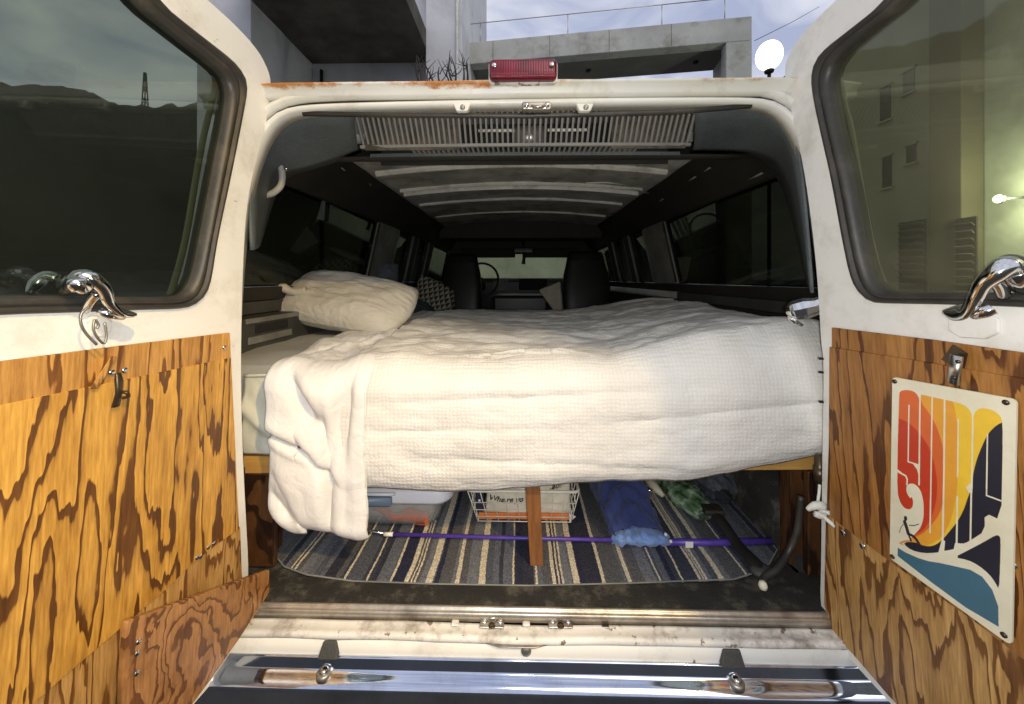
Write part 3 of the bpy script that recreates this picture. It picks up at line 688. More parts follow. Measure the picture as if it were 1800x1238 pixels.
# --- brake light on the roof edge --------------------------------------
a, b = at(860, 143, -.035), at(979, 104, -.035)
def rr(x0, x1, z0, z1, y, r, n=5):
    out = []
    for cx, cz, a0 in ((x1 - r, z1 - r, 0), (x0 + r, z1 - r, 90), (x0 + r, z0 + r, 180), (x1 - r, z0 + r, 270)):
        for k in range(n + 1):
            t = R(a0 + 90 * k / n); out.append(V((cx + r * math.cos(t), y, cz + r * math.sin(t))))
    return out
bl = loft('brake_light', [rr(a.x - .002, b.x + .002, a.z - .001, b.z + .001, y, .008) for y in (.02, -.027)], 'flaky', van, caps=True, smooth=False, bev=.001)
lz = [(-.0275, 0), (-.036, 0), (-.041, .003), (-.042, .008)]
loft('lens', [rr(a.x + i, b.x - i, a.z + .001 + i, b.z - i, y, .010 - i * .3) for y, i in lz], 'lens', bl, caps=True, bev=0)
vb('lens_ledge', (a.x + .004, -.047, a.z + .003), (b.x - .004, -.041, a.z + .013), 'lens', bl, .002)
for s in (a.x + .011, b.x - .011):
    lathe('screw', [(.0055, -.042), (.005, -.0455), (.002, -.046)], (s, 0, (a.z + b.z) / 2 + .006), 'latch_chrome', bl, 12, 'y')
# header hardware
for px in (812, 1028):
    c = at(px, 189, -.006); k = mesh('latch_tab', [(c.x + s * w, y, c.z + h) for s in (-1, 1) for y in (-.009, .006) for w, h in ((.020, .008), (.012, -.009))], [(0, 1, 3, 2), (4, 6, 7, 5), (0, 4, 5, 1), (2, 3, 7, 6), (0, 2, 6, 4), (1, 5, 7, 3)], 'header', van, bev=.003)
    lathe('screw', [(.006, -.0092), (.005, -.012), (.002, -.0125)], (c.x + .002, 0, c.z - .001), 'screw', k, 10, 'y')
c = at(945, 184, -.01)
k = vb('latch_plate', (c.x - .034, -.012, c.z - .011), (c.x + .030, .008, c.z + .007), 'worn_metal', bev=.004)
for s in (-.024, .020): lathe('screw', [(.006, 0), (.006, -.004), (.003, -.006)], (c.x + s, -.012, c.z - .003), 'latch_chrome', k, 10, 'y')
tube('hook', [(c.x - .012, -.012, c.z - .004), (c.x - .01, -.022, c.z - .010), (c.x + .01, -.022, c.z - .010), (c.x + .012, -.012, c.z - .004)], .0035, 'steel', k, 8)
p0, p1 = at(533, 202, .01), at(812, 203, .012)
tube('seal_strip', [at(533, 200, .008), at(700, 203, .012), at(930, 204, .014), at(1180, 198, .012), at(1320, 186, .008)], .006, 'rubber', van, 8)

# --- rear air-conditioning housing -------------------------------------
def pad_panel(name, px_rows, ys, mat='pad'):
    """loft between rows of pixels, each row standing at its own depth(s)"""
    rows = []
    for r, y in zip(px_rows, ys):
        yy = y if isinstance(y, (list, tuple)) else [y] * len(r)
        rows.append(resample(chaikin([at(q[0], q[1], d) for q, d in zip(r, yy)], 2, False), 24, False))
    return loft(name, rows, mat, van, closed=False, solid=.006)
pad_panel('corner_pad', [[(442, 440), (438, 340), (452, 262), (480, 206), (540, 190), (622, 186)], [(448, 438), (452, 310), (466, 262), (500, 236), (550, 222), (624, 214)], [(452, 436), (478, 318), (498, 296), (530, 290), (580, 276), (628, 256)], [(456, 432), (486, 330), (508, 306), (545, 298), (590, 284), (636, 266)]], [.02, .10, .20, .30])
pad_panel('corner_pad', [[(1428, 515), (1418, 380), (1404, 250), (1380, 196), (1330, 176), (1222, 180)], [(1426, 512), (1408, 360), (1390, 262), (1360, 224), (1310, 206), (1222, 212)], [(1424, 508), (1398, 340), (1376, 280), (1340, 262), (1290, 258), (1220, 256)], [(1420, 500), (1386, 350), (1360, 296), (1326, 274), (1280, 266), (1214, 268)]], [.02, .10, .20, .30])
# grille: upright face, lower lip, return to the ceiling
GX0, GX1 = at(624, 205, .12).x, at(1224, 205, .12).x
TA, TB = (.11, 1.800), (.165, 1.7315)        # (y, z) top and bottom of the upright face
TC = (.235, 1.731)                           # end of the second row
def gl(x, q, dy=0, dz=0): return V((x, q[0] + dy + .02 * (x - .03) ** 2 * 3, q[1] + dz + (.006 * abs(x - .03) ** 2)))
vb('ac_back_panel', (GX0, .30, 1.72), (GX1, .31, 1.84), 'black')
gr_top = loft('ac_grille', [[gl(x, TA, -.004, .012), gl(x, TA, .0, -.002), gl(x, TA, .006, -.002), gl(x, TA, .004, .012)] for x in np.linspace(GX0 - .02, GX1 + .02, 30)], 'grille', van, caps=True, smooth=False)
loft('grille_rail', [[gl(x, TB, -.004, .003), gl(x, TB, -.002, -.004), gl(x, TB, .006, -.004), gl(x, TB, .006, .004)] for x in np.linspace(GX0 - .01, GX1 + .01, 30)], 'grille', gr_top, caps=True, smooth=False)
loft('grille_rail', [[gl(x, TC, -.004, .003), gl(x, TC, -.002, -.006), gl(x, TC, .05, .008), gl(x, TC, .05, .02)] for x in np.linspace(GX0 - .01, GX1 + .01, 30)], 'pad', gr_top, caps=True, smooth=False)
NS = 62
sm = None
for i in range(NS + 1):
    x = GX0 + (GX1 - GX0) * i / NS
    a_, b_ = gl(0.03, TA), gl(0.03, TB)
    if sm is None:
        w = .0026; c8 = [V((s * w, q[0] + d, q[1])) for s in (-1, 1) for q, d in ((TA, 0), (TA, .010), (TB, 0), (TB, .010))]
        me = bpy.data.meshes.new('slat'); me.from_pydata([tuple(v) for v in c8], [], [(0, 1, 3, 2), (4, 6, 7, 5), (0, 4, 5, 1), (2, 3, 7, 6), (0, 2, 6, 4), (1, 5, 7, 3)]); sm = me
        sm.materials.append(M['grille'])
        c8 = [V((s * w, q[0] + d, q[1] + e)) for s in (-1, 1) for q, d, e in ((TB, .006, -.002), (TB, .006, .006), (TC, 0, -.002), (TC, 0, .006))]
        sm2 = bpy.data.meshes.new('slat'); sm2.from_pydata([tuple(v) for v in c8], [], [(0, 1, 3, 2), (4, 6, 7, 5), (0, 4, 5, 1), (2, 3, 7, 6), (0, 2, 6, 4), (1, 5, 7, 3)]); sm2.materials.append(M['grille'])
    base = V((0, 0, 0)) - van.location
    for me in (sm, sm2):
        if me is sm2 and not 8 < i < NS - 8: continue
        o = bpy.data.objects.new('slat', me); COL.objects.link(o); o.parent = gr_top
        o.location = (x, .06 * (x - .03) ** 2, .006 * (x - .03) ** 2)
# dusty filter panels behind the outer slats, blower in the middle
vb('filter_panel', (GX0 + .005, .172, 1.722), (-.16, .176, 1.812), 'filter', bev=0)
vb('filter_panel', (.24, .172, 1.722), (GX1 - .005, .176, 1.812), 'filter', bev=0)
tube('blower_barrel', [(-.13, .24, 1.772), (-.02, .24, 1.772)], .026, 'black', van, 20)
tube('blower_barrel', [(.07, .24, 1.772), (.20, .24, 1.772)], .026, 'black', van, 20)
tube('motor', [(-.015, .225, 1.772), (.065, .225, 1.772)], .032, 'ac_metal', van, 20)
for x in (-.06, .13): tube('blower_vane', [(x - .055, .212, 1.787), (x + .055, .212, 1.787)], .0045, 'bow', van, 8)
vb('evaporator', (-.25, .18, 1.738), (-.16, .20, 1.760), 'ac_metal')
# underside return of the housing
loft('housing_underside', [[V((x, y, z - .02 * 0)) for y, z in ((.235 + .06 * (x - .03) ** 2, 1.728), (.30, 1.733), (.40, 1.785 + .0 * x), (.52, 1.86))] for x in np.linspace(-.62, .64, 20)], 'trim_dark', van, closed=False, solid=.006)

# --- interior walls ------------------------------------------------------
# (y ranges of the side windows; the last is the cab door)
WIN = [(.28, 1.32), (1.66, 2.02), (2.14, 2.52), (2.66, 3.5)]
def wx(z): return float(np.interp(z, [.6, 1.30, 1.36, 1.70, 1.78, 1.88], [.86, .87, .86, .785, .73, .65]))
for sgn in (-1, 1):
    P = lambda y, z, d=0: V((sgn * (min(wx(z) + d, plan(y) - tum(z) - .012 + d * .2)), y, z))
    def wall(name, y0, y1, zs, mat, th=.03, bev=.003):
        n = max(2, int((y1 - y0) / .2))
        return loft(name, [[P(y, z) for z in zs] + [P(y, z, th) for z in zs[::-1]] for y in np.linspace(y0, y1, n)], mat, van, caps=True, smooth=False, bev=bev)
    lw = wall('side_panel', .10, 3.6, [.64, .9, 1.10, 1.262], 'trim_dark')
    wall('sill_trim', .10, 1.32, [1.264, 1.29, 1.305], 'trim_mid')
    wall('side_ledge', .10, 3.6, [1.307, 1.34, 1.352], 'trim_dark')
    wall('upper_rail', .06, 3.6, [1.70, 1.74, 1.78, 1.82, 1.88], 'trim_dark')
    ys = [.03] + [v for a_, b_ in WIN for v in (a_, b_)] + [3.62]
    for k in range(0, len(ys) - 1, 2):
        wall('window_pillar', ys[k], ys[k + 1], [1.353, 1.45, 1.6, 1.699], 'trim_pale' if k == 2 else 'trim_mid', .05)
    for a_, b_ in WIN:
        g = wall('side_window', a_ + .002, b_ - .002, [1.353, 1.699], 'glass_dark', .006, 0); g.location.x += sgn * .02
        for y in (a_ + .006, b_ - .006):
            tube('window_trim', [P(y, z, .004) for z in (1.36, 1.45, 1.6, 1.695)], .006, 'trim_pale' if a_ > 1.5 else 'trim_dark', van, 6)
# pale marks of bare metal along the right upper rail
for px, y_, L in ((1212, 318, .035), (1238, 302, .028), (1318, 316, .05), (1160, 354, .02)):
    q = atx(px, y_, .70 if px < 1250 else .735); tube('bare_patch', [q, q + V((.01, -L, .008))], [.005, .007], 'trim_pale', van, 6, flat=.4)
for px, y_ in ((600, 295), (648, 322)):
    q = atx(px, y_, -.70); tube('bare_patch', [q, q + V((.004, .02, -.006))], [.004, .006], 'trim_pale', van, 6, flat=.4)
# wheel housings
for sgn in (-1, 1):
    loft('wheel_housing', [[V((sgn * x, y, .655 + .21 * math.sin(math.pi * min(1, max(0, (y - .12) / .85))) ** .5 * k)) for x, k in ((.86, 1), (.73, 1), (.69, .9), (.68, 0))] for y in np.linspace(.12, .97, 16)], 'wallcarpet', van, closed=False)
# --- ceiling --------------------------------------------------------------
def cz(x, y): return 1.895 - .04 * (x / .66) ** 2
sheet('ceiling', lambda u, v: V((-.71 + 1.42 * u, .45 + 2.2 * v, cz(-.71 + 1.42 * u, 0) + .004 * ns(u * 9, v * 9))), 24, 24, 'ceiling', van, solid=.01)
for y, wd, dp in ((.86, .036, .024), (1.20, .022, .020), (1.265, .010, .026), (1.60, .022, .018), (2.08, .022, .016)):
    loft('roof_bow', [[V((x, y - wd / 2, cz(x, 0))), V((x, y - wd / 2, cz(x, 0) - dp * .6)), V((x, y - wd / 6, cz(x, 0) - dp)), V((x, y + wd / 6, cz(x, 0) - dp)), V((x, y + wd / 2, cz(x, 0) - dp * .6)), V((x, y + wd / 2, cz(x, 0)))] for x in np.linspace(-.64, .64, 24)], 'bow', van, smooth=False, caps=True)
for a_, b_ in (((1090, 286), (1150, 268)), ((1120, 292), (1185, 270)), ((1150, 290), (1215, 266)), ((1030, 322), (1100, 326)), ((1080, 330), (1140, 340)), ((1040, 290), (1075, 284))):
    p, q = atz(*a_, 1.835), atz(*b_, 1.835); tube('ceiling_bracket', [p, (p + q) / 2 + V((0, 0, .008)), q], .007, 'bow', van, 6, flat=.5)
vb('cab_headliner', (-.72, 2.62, 1.80), (.72, 3.7, 1.84), 'trim_mid')
vb('headliner_edge', (-.72, 2.58, 1.74), (.72, 2.62, 1.90), 'trim_dark')
vb('front_header', (-.78, 3.50, 1.66), (.78, 3.6, 1.80), 'trim_dark')

# --- cab --------------------------------------------------------------------
for sgn, x0, x1 in ((-1, -.66, -.04), (1, .02, .62)):
    z0 = 1.655; y = 3.42
    mesh('sun_visor', [(x0, y, z0 + .06), (x1, y, z0 + .06), (x1 - .02, y - .02, z0 - .045), (x0 + .03, y - .02, z0 - .045)], [(0, 1, 2, 3)], 'trim_dark', van, solid=.02, bev=.008)
c = at(920, 440, 3.3)
mir = mesh('rear_view_mirror', [(c.x + s * .105, y, c.z + h) for s in (-1, 1) for y in (3.28, 3.32) for h in (-.035, .030)], BF, 'black_vinyl', van, bev=.012)
tube('mirror_stem', [(c.x, 3.32, c.z + .02), (c.x, 3.45, c.z + .11)], .012, 'black_vinyl', mir, 8)
orn = tube('mirror_ornament', smooth_path([(c.x, 3.26, c.z - .02), (c.x + .01, 3.26, c.z - .06), (c.x + .005, 3.26, c.z - .10), (c.x, 3.26, c.z - .15)], 4), interp_r([.012, .022, .016, .022], 4), 'trim_dark', None, 8)
tag(orn, 'dark dangling charm hanging from the rear view mirror', 'ornament')
mesh('windscreen', [(-.80, 4.02, 1.28), (.80, 4.02, 1.28), (.74, 3.62, 1.74), (-.74, 3.62, 1.74)], [(0, 1, 2, 3)], 'windscreen', van, solid=.005)
for sgn in (-1, 1):
    tube('windscreen_pillar', [(sgn * .84, 4.04, 1.25), (sgn * .78, 3.6, 1.75)], .03, 'trim_pale', van, 8)
dash = loft('dashboard', [[V((x, y, z)) for y, z in ((3.74, .7), (3.70, 1.10), (3.68, 1.34), (3.72, 1.385), (3.86, 1.39), (4.05, 1.28), (4.05, .7))] for x in (-.82, -.3, .3, .82)], 'black_vinyl', van, caps=True, smooth=False, bev=.01)
a_, b_ = at(866, 508, 3.66), at(893, 490, 3.66); vb('instrument_panel', (a_.x, 3.655, a_.z - .02), (b_.x, 3.678, b_.z), 'trim_pale', dash, .004)
a_, b_ = at(912, 510, 3.66), at(962, 490, 3.66); vb('glovebox', (a_.x, 3.655, a_.z), (b_.x, 3.678, b_.z), 'black', dash, .004)
ctr = at(846, 492, 3.45)
wheel = tube('steering_wheel', [ctr + V((.20 * math.cos(t) * .95, .20 * math.sin(t) * .35, .20 * math.sin(t) * .93)) for t in np.linspace(0, 2 * math.pi, 40)], .013, 'black_vinyl', van, 8)
tube('spoke', [ctr + V((-.18, 0, 0)), ctr + V((.18, 0, 0))], .012, 'black_vinyl', wheel, 6)
tube('steering_column', [ctr, ctr + V((0, .3, -.12))], .03, 'black_vinyl', wheel, 8)
# engine cover and cab clutter between the seats
vb('engine_cover', (-.28, 2.9, .66), (.28, 3.7, 1.22), 'black_vinyl', bev=.04)
def seat(cx, y, wd, top, mat='black_vinyl'):
    def ring(z, w, d, yo):
        return [V((cx + w * (abs(math.cos(t)) ** .55) * math.copysign(1, math.cos(t)), y + yo + d * (abs(math.sin(t)) ** .7) * math.copysign(1, math.sin(t)), z)) for t in np.linspace(0, 2 * math.pi, 25)[:-1]]
    h = top - 1.0
    s = loft('front_seat', [ring(z, w, d, yo) for z, w, d, yo in ((.98, wd * .96, .06, -.06), (1.1, wd, .065, -.04), (1.3, wd, .06, -.01), (1.42, wd * .93, .055, .01), (top - .10, wd * .80, .05, .03), (top - .03, wd * .74, .045, .035), (top - .005, wd * .66, .035, .035), (top, wd * .5, .02, .035))], mat, van, caps=True)
    loft('cushion', [ring(z, wd * w, .24, .2) for z, w in ((.90, .9), (.94, 1), (1.02, 1), (1.05, .9))], mat, s, caps=True)
    tube('piping', [V((cx + wd * .70 * k, y - .02 + .0, top - .08 - .22 * 0)) for k in (-1, 1)], .006, mat, s, 6)
    vb('pedestal', (cx - .16, y - .05, .66), (cx + .16, y + .35, .90), 'black', s)
seat(at(812, 470, 3.05).x, 3.05, .205, at(812, 446, 3.05).z)
seat(at(1030, 470, 2.95).x, 2.95, .235, at(1030, 442, 2.95).z)
# grab handle hung at the left rear corner
q = lambda px, py, y=.18: at(px, py, y)
gh = tube('grab_handle', smooth_path([q(492, 291), q(496, 305), q(494, 325), q(482, 338), q(466, 344), q(456, 346)], 6), .0085, 'grab', van, 10)
lathe('screw', [(.006, 0), (.004, -.004)], q(503, 297, .17), 'latch_chrome', gh, 8, 'y')
# chrome latch shape added at the right rear post for a ghosted latch image
def pull():
    rnd = random.Random(3)
    pts = [at(1382, 548, .05), at(1396, 546, .04), at(1415, 542, .03), at(1440, 536, .015), at(1462, 520, .0)]
    o = tube('ghost_latch', smooth_path(pts, 3), interp_r([(.006, .008), (.012, .022), (.014, .024), (.011, .018), (.006, .010)], 3), 'latch_chrome', van, 9, smooth=False)
    tube('ghost_latch_tip', [at(1384, 556, .03), at(1396, 566, .028), at(1410, 572, .028)], [.004, .006, .003], 'latch_chrome', o, 8)
pull()
# left side cabinet under the window
a_ = V((-.84, .12, 1.20)); vb('side_cabinet', (-.875, .12, 1.10), (-.80, .95, 1.262), 'trim_mid', bev=.006)
cab = van.children[-1]
vb('cabinet_slot', (-.801, .30, 1.214), (-.796, .46, 1.240), 'black', cab, .001)
vb('cabinet_trim', (-.802, .26, 1.2465), (-.794, .90, 1.2615), 'pale_wood' if 'pale_wood' in M else 'trim_pale', cab, .001)
vb('cabinet_trim', (-.802, .27, 1.185), (-.794, .48, 1.206), 'trim_pale', cab, .001)
# dark boards on each side below the bed
vb('side_board', (-.72, .095, .665), (-.612, .115, .895), 'dark_ply')
vb('side_board', (.693, .095, .665), (.76, .115, .915), 'dark_ply')

# --- rear doors --------------------------------------------------------------
class Door:
    def __init__(s, b, t, ang, sg):
        s.B, T = at(*b, 0), at(*t, 0); s.w = (T - s.B).normalized()
        s.u = V((-sg * math.sin(ang), -math.cos(ang), 0)); s.n = s.u.cross(s.w).normalized()
        if s.n.x * sg < 0: s.n = -s.n
    def px(s, x, y, off=0):
        d = ray(x, y); return EYE + d * (((s.B - EYE).dot(s.n) + off) / d.dot(s.n))
    def uz(s, u, z, off=0):
        return s.B + s.w * ((z - s.B.z) / s.w.z) + s.u * u + s.n * off
DL = Door((428, 1000), (474, 150), R(5), 1); DR = Door((1448, 1000), (1385, 133), R(4), -1)

def build_door(D, edge, wout, win_, zbot, label, paint, glassm, strip):
    """edge: hinge-side outline in photo pixels, bottom to top; wout/win_: gasket outer / glass edge from bottom to top"""
    e = [D.px(*q) for q in edge]; e = chaikin(e, 2, False)
    top = D.uz(.30, 1.965); far = [D.uz(.34, 1.98), D.uz(.62, 1.99), D.uz(.62, zbot), D.uz(.3, zbot)]
    outline = e + [top] + far
    fo = [D.px(*q) for q in wout]; fi = [D.px(*q) for q in win_]
    lo = fo + [D.uz(.36, fo[-1].z + .085), D.uz(.54, fo[-1].z + .095), D.uz(.565, fo[-1].z + .07), D.uz(.57, fo[0].z + .03), D.uz(.55, fo[0].z)]
    li = fi + [D.uz(.36, fi[-1].z + .072), D.uz(.525, fi[-1].z + .08), D.uz(.545, fi[-1].z + .06), D.uz(.55, fi[0].z + .03), D.uz(.535, fi[0].z)]
    lo = resample(chaikin(lo, 2), 120); li = resample(chaikin(li, 2), 120)
    # start the inner loop at the nearest point to keep the loft straight
    k = min(range(120), key=lambda i: (li[i] - lo[0]).length); li = li[k:] + li[:k]
    door = poly_prism('rear_door', [outline, lo], -D.n * .030, paint, van, bev=.010, seg=3); door['label'] = label
    N = D.n
    def mid(t): return [a_.lerp(b_, t) for a_, b_ in zip(lo, li)]
    L = [[p + N * -.03 for p in mid(-.03)], [p + N * .003 for p in mid(-.03)], [p + N * .008 for p in mid(.12)], [p + N * .008 for p in mid(.32)], [p + N * .001 for p in mid(.40)], [p + N * .001 for p in mid(.45)],
         [p + N * .005 for p in mid(.52)], [p + N * .004 for p in mid(.80)], [p + N * -.006 for p in mid(1.0)], [p + N * -.03 for p in mid(1.0)]]
    loft('window_gasket', L, 'rubber', door, caps=False)
    gi = [p + N * -.014 for p in mid(.92)]
    poly_prism('window_glass', [gi], -N * .005, glassm, door)
    so = [D.px(x, y, -.028) for x, y in strip]; tube('pane_moulding', smooth_path(so, 4), .0075, 'trim_pale2', door, 8, flat=.4)
    return door

eL = [(424, 1142), (432, 1060), (438, 1010), (432, 900), (427, 800), (424, 700), (424, 580), (429, 420), (437, 339), (452, 275), (465, 231), (474, 180), (477, 150), (473, 125), (454, 88), (414, 44), (365, 0)]
wLo = [(0, 552), (120, 549), (250, 544), (310, 543), (338, 538), (358, 520), (367, 497), (378, 420), (400, 322), (424, 203), (432, 160), (431, 140), (420, 122), (404, 104), (340, 55), (271, 0)]
wLi = [(0, 521), (120, 521), (288, 524), (318, 522), (334, 513), (345, 492), (352, 465), (361, 420), (383, 305), (402, 205), (407, 170), (403, 144), (390, 126), (373, 112), (310, 62), (234, 0)]
doorL = build_door(DL, eL, wLo, wLi, .555, 'open left rear door lined with golden plywood', 'door_paint', 'glass_l', [(375, 128), (378, 150), (370, 190), (358, 240), (345, 310), (328, 410), (314, 470), (298, 522)])
eR = [(1453, 1114), (1441, 1060), (1443, 1000), (1444, 900), (1446, 760), (1448, 640), (1443, 600), (1441, 563), (1438, 513), (1433, 450), (1424, 375), (1415, 310), (1398, 225), (1385, 175), (1379, 135), (1381, 108), (1398, 73), (1430, 38), (1470, 0)]
wRo = [(1800, 539), (1683, 535), (1560, 533), (1537, 532), (1519, 522), (1500, 496), (1485, 425), (1464, 310), (1450, 250), (1436, 188), (1428, 140), (1434, 110), (1450, 88), (1500, 50), (1564, 0)]
wRi = [(1800, 517), (1683, 516), (1570, 516), (1550, 514), (1534, 504), (1524, 480), (1510, 425), (1490, 310), (1474, 250), (1461, 190), (1454, 150), (1457, 122), (1473, 98), (1525, 53), (1593, 0)]
doorR = build_door(DR, eR, wRo, wRi, .60, 'open right rear door lined with browner plywood', 'door_paint', 'glass_r', [(1468, 128), (1478, 150), (1485, 190), (1496, 230), (1506, 290), (1520, 370), (1532, 430), (1545, 480), (1562, 516)])

def ply(D, door, pts, mat, off=.007, th=.006, bev=.0012):
    lp = [q if isinstance(q, Vector) else D.px(q[0], q[1], off) for q in pts]
    return poly_prism('plywood_panel', [lp], -D.n * th, mat, door, bev, 1)
# left door: top strip, main board, lower board, projecting pocket board
d = DL
ply(d, doorL, [(405, 585), (200, 610), (0, 636), d.uz(.60, 1.285, .007), d.uz(.60, 1.228, .007), (0, 716), (407, 634)], 'ply_strip')
ply(d, doorL, [(407, 629), (0, 713), d.uz(.60, 1.230, .009), d.uz(.60, .82, .009), (56, 1240), (228, 1092), (294, 1035), (340, 990), (384, 956), (421, 930)], 'ply_left', .009)
ply(d, doorL, [(423, 926), (385, 952), (340, 986), (294, 1031), (228, 1088), (58, 1234), d.uz(.60, .83, .005), d.uz(.60, .60, .005), d.uz(.10, .60, .005), (415, 1120), (426, 1016)], 'ply_pale', .005)
pocket = poly_prism('pocket_board', [[d.px(x, y, .060) for x, y in ((474, 1002), (475, 1030), (473, 1042), (418, 1128), (395, 1160), (336, 1242), (214, 1252), (216, 1190), (224, 1096), (228, 1091), (300, 1065), (380, 1036))]], -d.n * .010, 'ply_pocket', doorL, .0015, 1)
poly_prism('pocket_end', [[d.px(470, 1046, .049), d.px(416, 1130, .049), d.px(392, 1166, .049), d.px(334, 1246, .049), d.px(326, 1246, .003), d.px(392, 1146, .003), d.px(430, 1070, .003)]], -d.n * .001, 'door_paint', doorL)
for x, y in ((243, 1128), (241, 1148), (240, 1183)):
    p = d.px(x, y, .0605); o = tube('screw', [p, p + d.n * .0015], .004, 'latch_chrome', doorL, 10)
for x, y in ((366, 962), (376, 955), (346, 980), (352, 978), (196, 655), (218, 651), (394, 611)):
    p = d.px(x, y, .0092); tube('screw', [p, p + d.n * .0015], .004, 'latch_chrome', doorL, 10)
# right door
d = DR
ply(d, doorR, [(1461, 576), (1640, 598), (1800, 621), d.uz(.60, 1.288, .007), d.uz(.60, 1.252, .007), (1800, 668), (1700, 651), (1600, 634), (1461, 612)], 'ply_strip_r' if 'ply_strip_r' in M else 'ply_right')
ply(d, doorR, [(1457, 610), (1600, 632), (1700, 649), (1800, 666), d.uz(.60, 1.254, .010), d.uz(.60, .86, .010), (1700, 1084), (1620, 1029), (1560, 985), (1520, 955), (1480, 925), (1452, 903), (1456, 780)], 'ply_right', .010)
ply(d, doorR, [(1451, 900), (1480, 922), (1520, 952), (1560, 982), (1620, 1026), (1700, 1081), d.uz(.60, .865, .006), d.uz(.60, .622, .006), (1560, 1222), (1500, 1152), (1458, 1106), (1448, 1060)], 'ply_pale', .006)
for x, y in ((1483, 937), (1517, 960), (1780, 992)):
    p = d.px(x, y, .0102); tube('screw', [p, p + d.n * .002], .0055, 'latch_chrome', doorR, 10)
# hinge-side details on the right door edge
for y0 in (631, 655, 707):
    p = d.px(1444, y0, .004); box('edge_mark', tuple(p - V((.003, .001, .002))), tuple(p + V((.006, .004, .002))), 'black', doorR, 0)
for (D, dr, pts) in ((DR, doorR, ((1441, 800), (1441, 870))), (DL, doorL, ((420, 800), (420, 880)))):
    a_, b_ = at(*pts[0], .012), at(*pts[1], .012)
    h = tube('hinge', [a_, b_], .009, 'dark_steel', dr, 12); tube('hinge_knuckle', [a_.lerp(b_, .3), a_.lerp(b_, .7)], .0115, 'dark_steel', dr, 12)
# emboss below the window latches
for (D, dr, a_, b_) in ((DL, doorL, (142, 596), (192, 555)), (DR, doorR, (1672, 592), (1762, 548))):
    hx_ = [D.px(a_[0], a_[1], -.002), D.px(b_[0], a_[1] - (6 if D is DL else -6), -.002), D.px(b_[0], b_[1], -.002), D.px(a_[0], b_[1], -.002)]
    poly_prism('latch_boss', [chaikin(hx_, 1)], D.n * .006, 'door_paint', dr, .0025, 2)

def latch(D, dr, pts, rad, base, tip):
    o = tube('window_latch', smooth_path([D.px(x, y, f) for x, y, f in pts], 6), interp_r(rad, 6), 'latch_chrome', dr, 16)
    return o
latch(DL, doorL, [(128, 505, .012), (138, 489, .028), (160, 490, .040), (182, 508, .044), (192, 532, .042), (206, 547, .038), (224, 551, .036), (238, 553, .034)], [(.010, .010), (.011, .011), (.0115, .010), (.009, .008), (.008, .0065), (.015, .0055), (.012, .004), (.003, .002)], None, None)
for pts, r in (([(118, 505, -.005), (126, 502, .006), (134, 494, .016)], .012), ([(128, 500, .036), (140, 500, .042), (148, 506, .040)], .010), ([(176, 548, .03), (192, 553, .038), (215, 556, .036)], .006), ([(150, 545, .004), (158, 530, .02), (172, 515, .036)], .006)):
    tube('latch_link', smooth_path([DL.px(*q) for q in pts], 4), r, 'latch_chrome', doorL, 12)
# the latch's reflection in the pane, shaped as a solid twin behind it
tube('latch_reflection', smooth_path([DL.px(*q) for q in ((100, 492, -.022), (80, 488, -.03), (62, 500, -.034), (52, 518, -.034))], 5), interp_r([.008, .009, .008, .004], 5), 'latch_chrome', doorL, 12)
latch(DR, doorR, [(1796, 478, .012), (1776, 468, .026), (1752, 480, .036), (1730, 498, .040), (1716, 522, .042), (1700, 545, .040), (1680, 549, .036), (1660, 548, .034)], [(.013, .013), (.016, .015), (.015, .012), (.011, .009), (.009, .0075), (.016, .006), (.013, .005), (.003, .002)], None, None)
for pts, r in (([(1800, 500, -.005), (1796, 488, .012), (1784, 474, .022)], .014), ([(1712, 552, .038), (1732, 548, .038), (1745, 543, .034)], .008), ([(1765, 520, .004), (1758, 504, .018), (1748, 492, .03)], .007)):
    tube('latch_link', smooth_path([DR.px(*q) for q in pts], 4), r, 'latch_chrome', doorR, 12)
# small hardware at the plywood seams
st = hexa('turn_batten', [DL.px(x, y, o) for o in (.0165, .0092) for x, y in ((157, 684), (172, 684), (196, 626), (207, 626))], 'ply_strip', doorL, .0008)
tube('hasp', smooth_path([DL.px(*q) for q in ((207, 656, .018), (209, 670, .02), (209, 690, .022), (203, 714, .016))], 4), interp_r([.004, .006, .005, .006], 4), 'dark_steel', doorL, 8, flat=.6)
tube('hasp_ring', smooth_path([DL.px(*q) for q in ((212, 690, .022), (222, 690, .03), (226, 697, .03), (216, 700, .024))], 4), .0025, 'dark_steel', doorL, 6)
hb_ = tube('hasp', [DR.px(1682, 625, .022), DR.px(1676, 674, .022)], .0075, 'steel', doorR, 12, flat=.7)
mesh('hasp_plate', [DR.px(x, y, .0135) for x, y in ((1656, 632), (1676, 606), (1700, 622), (1694, 648), (1670, 640))], [(0, 1, 2, 3, 4)], 'dark_steel', doorR, solid=.003)
for x, y in ((1685, 636), (1678, 664)):
    p = DR.px(x, y, .0265); tube('screw', [p, p + DR.n * .002], .0028, 'dark_steel', doorR, 8)
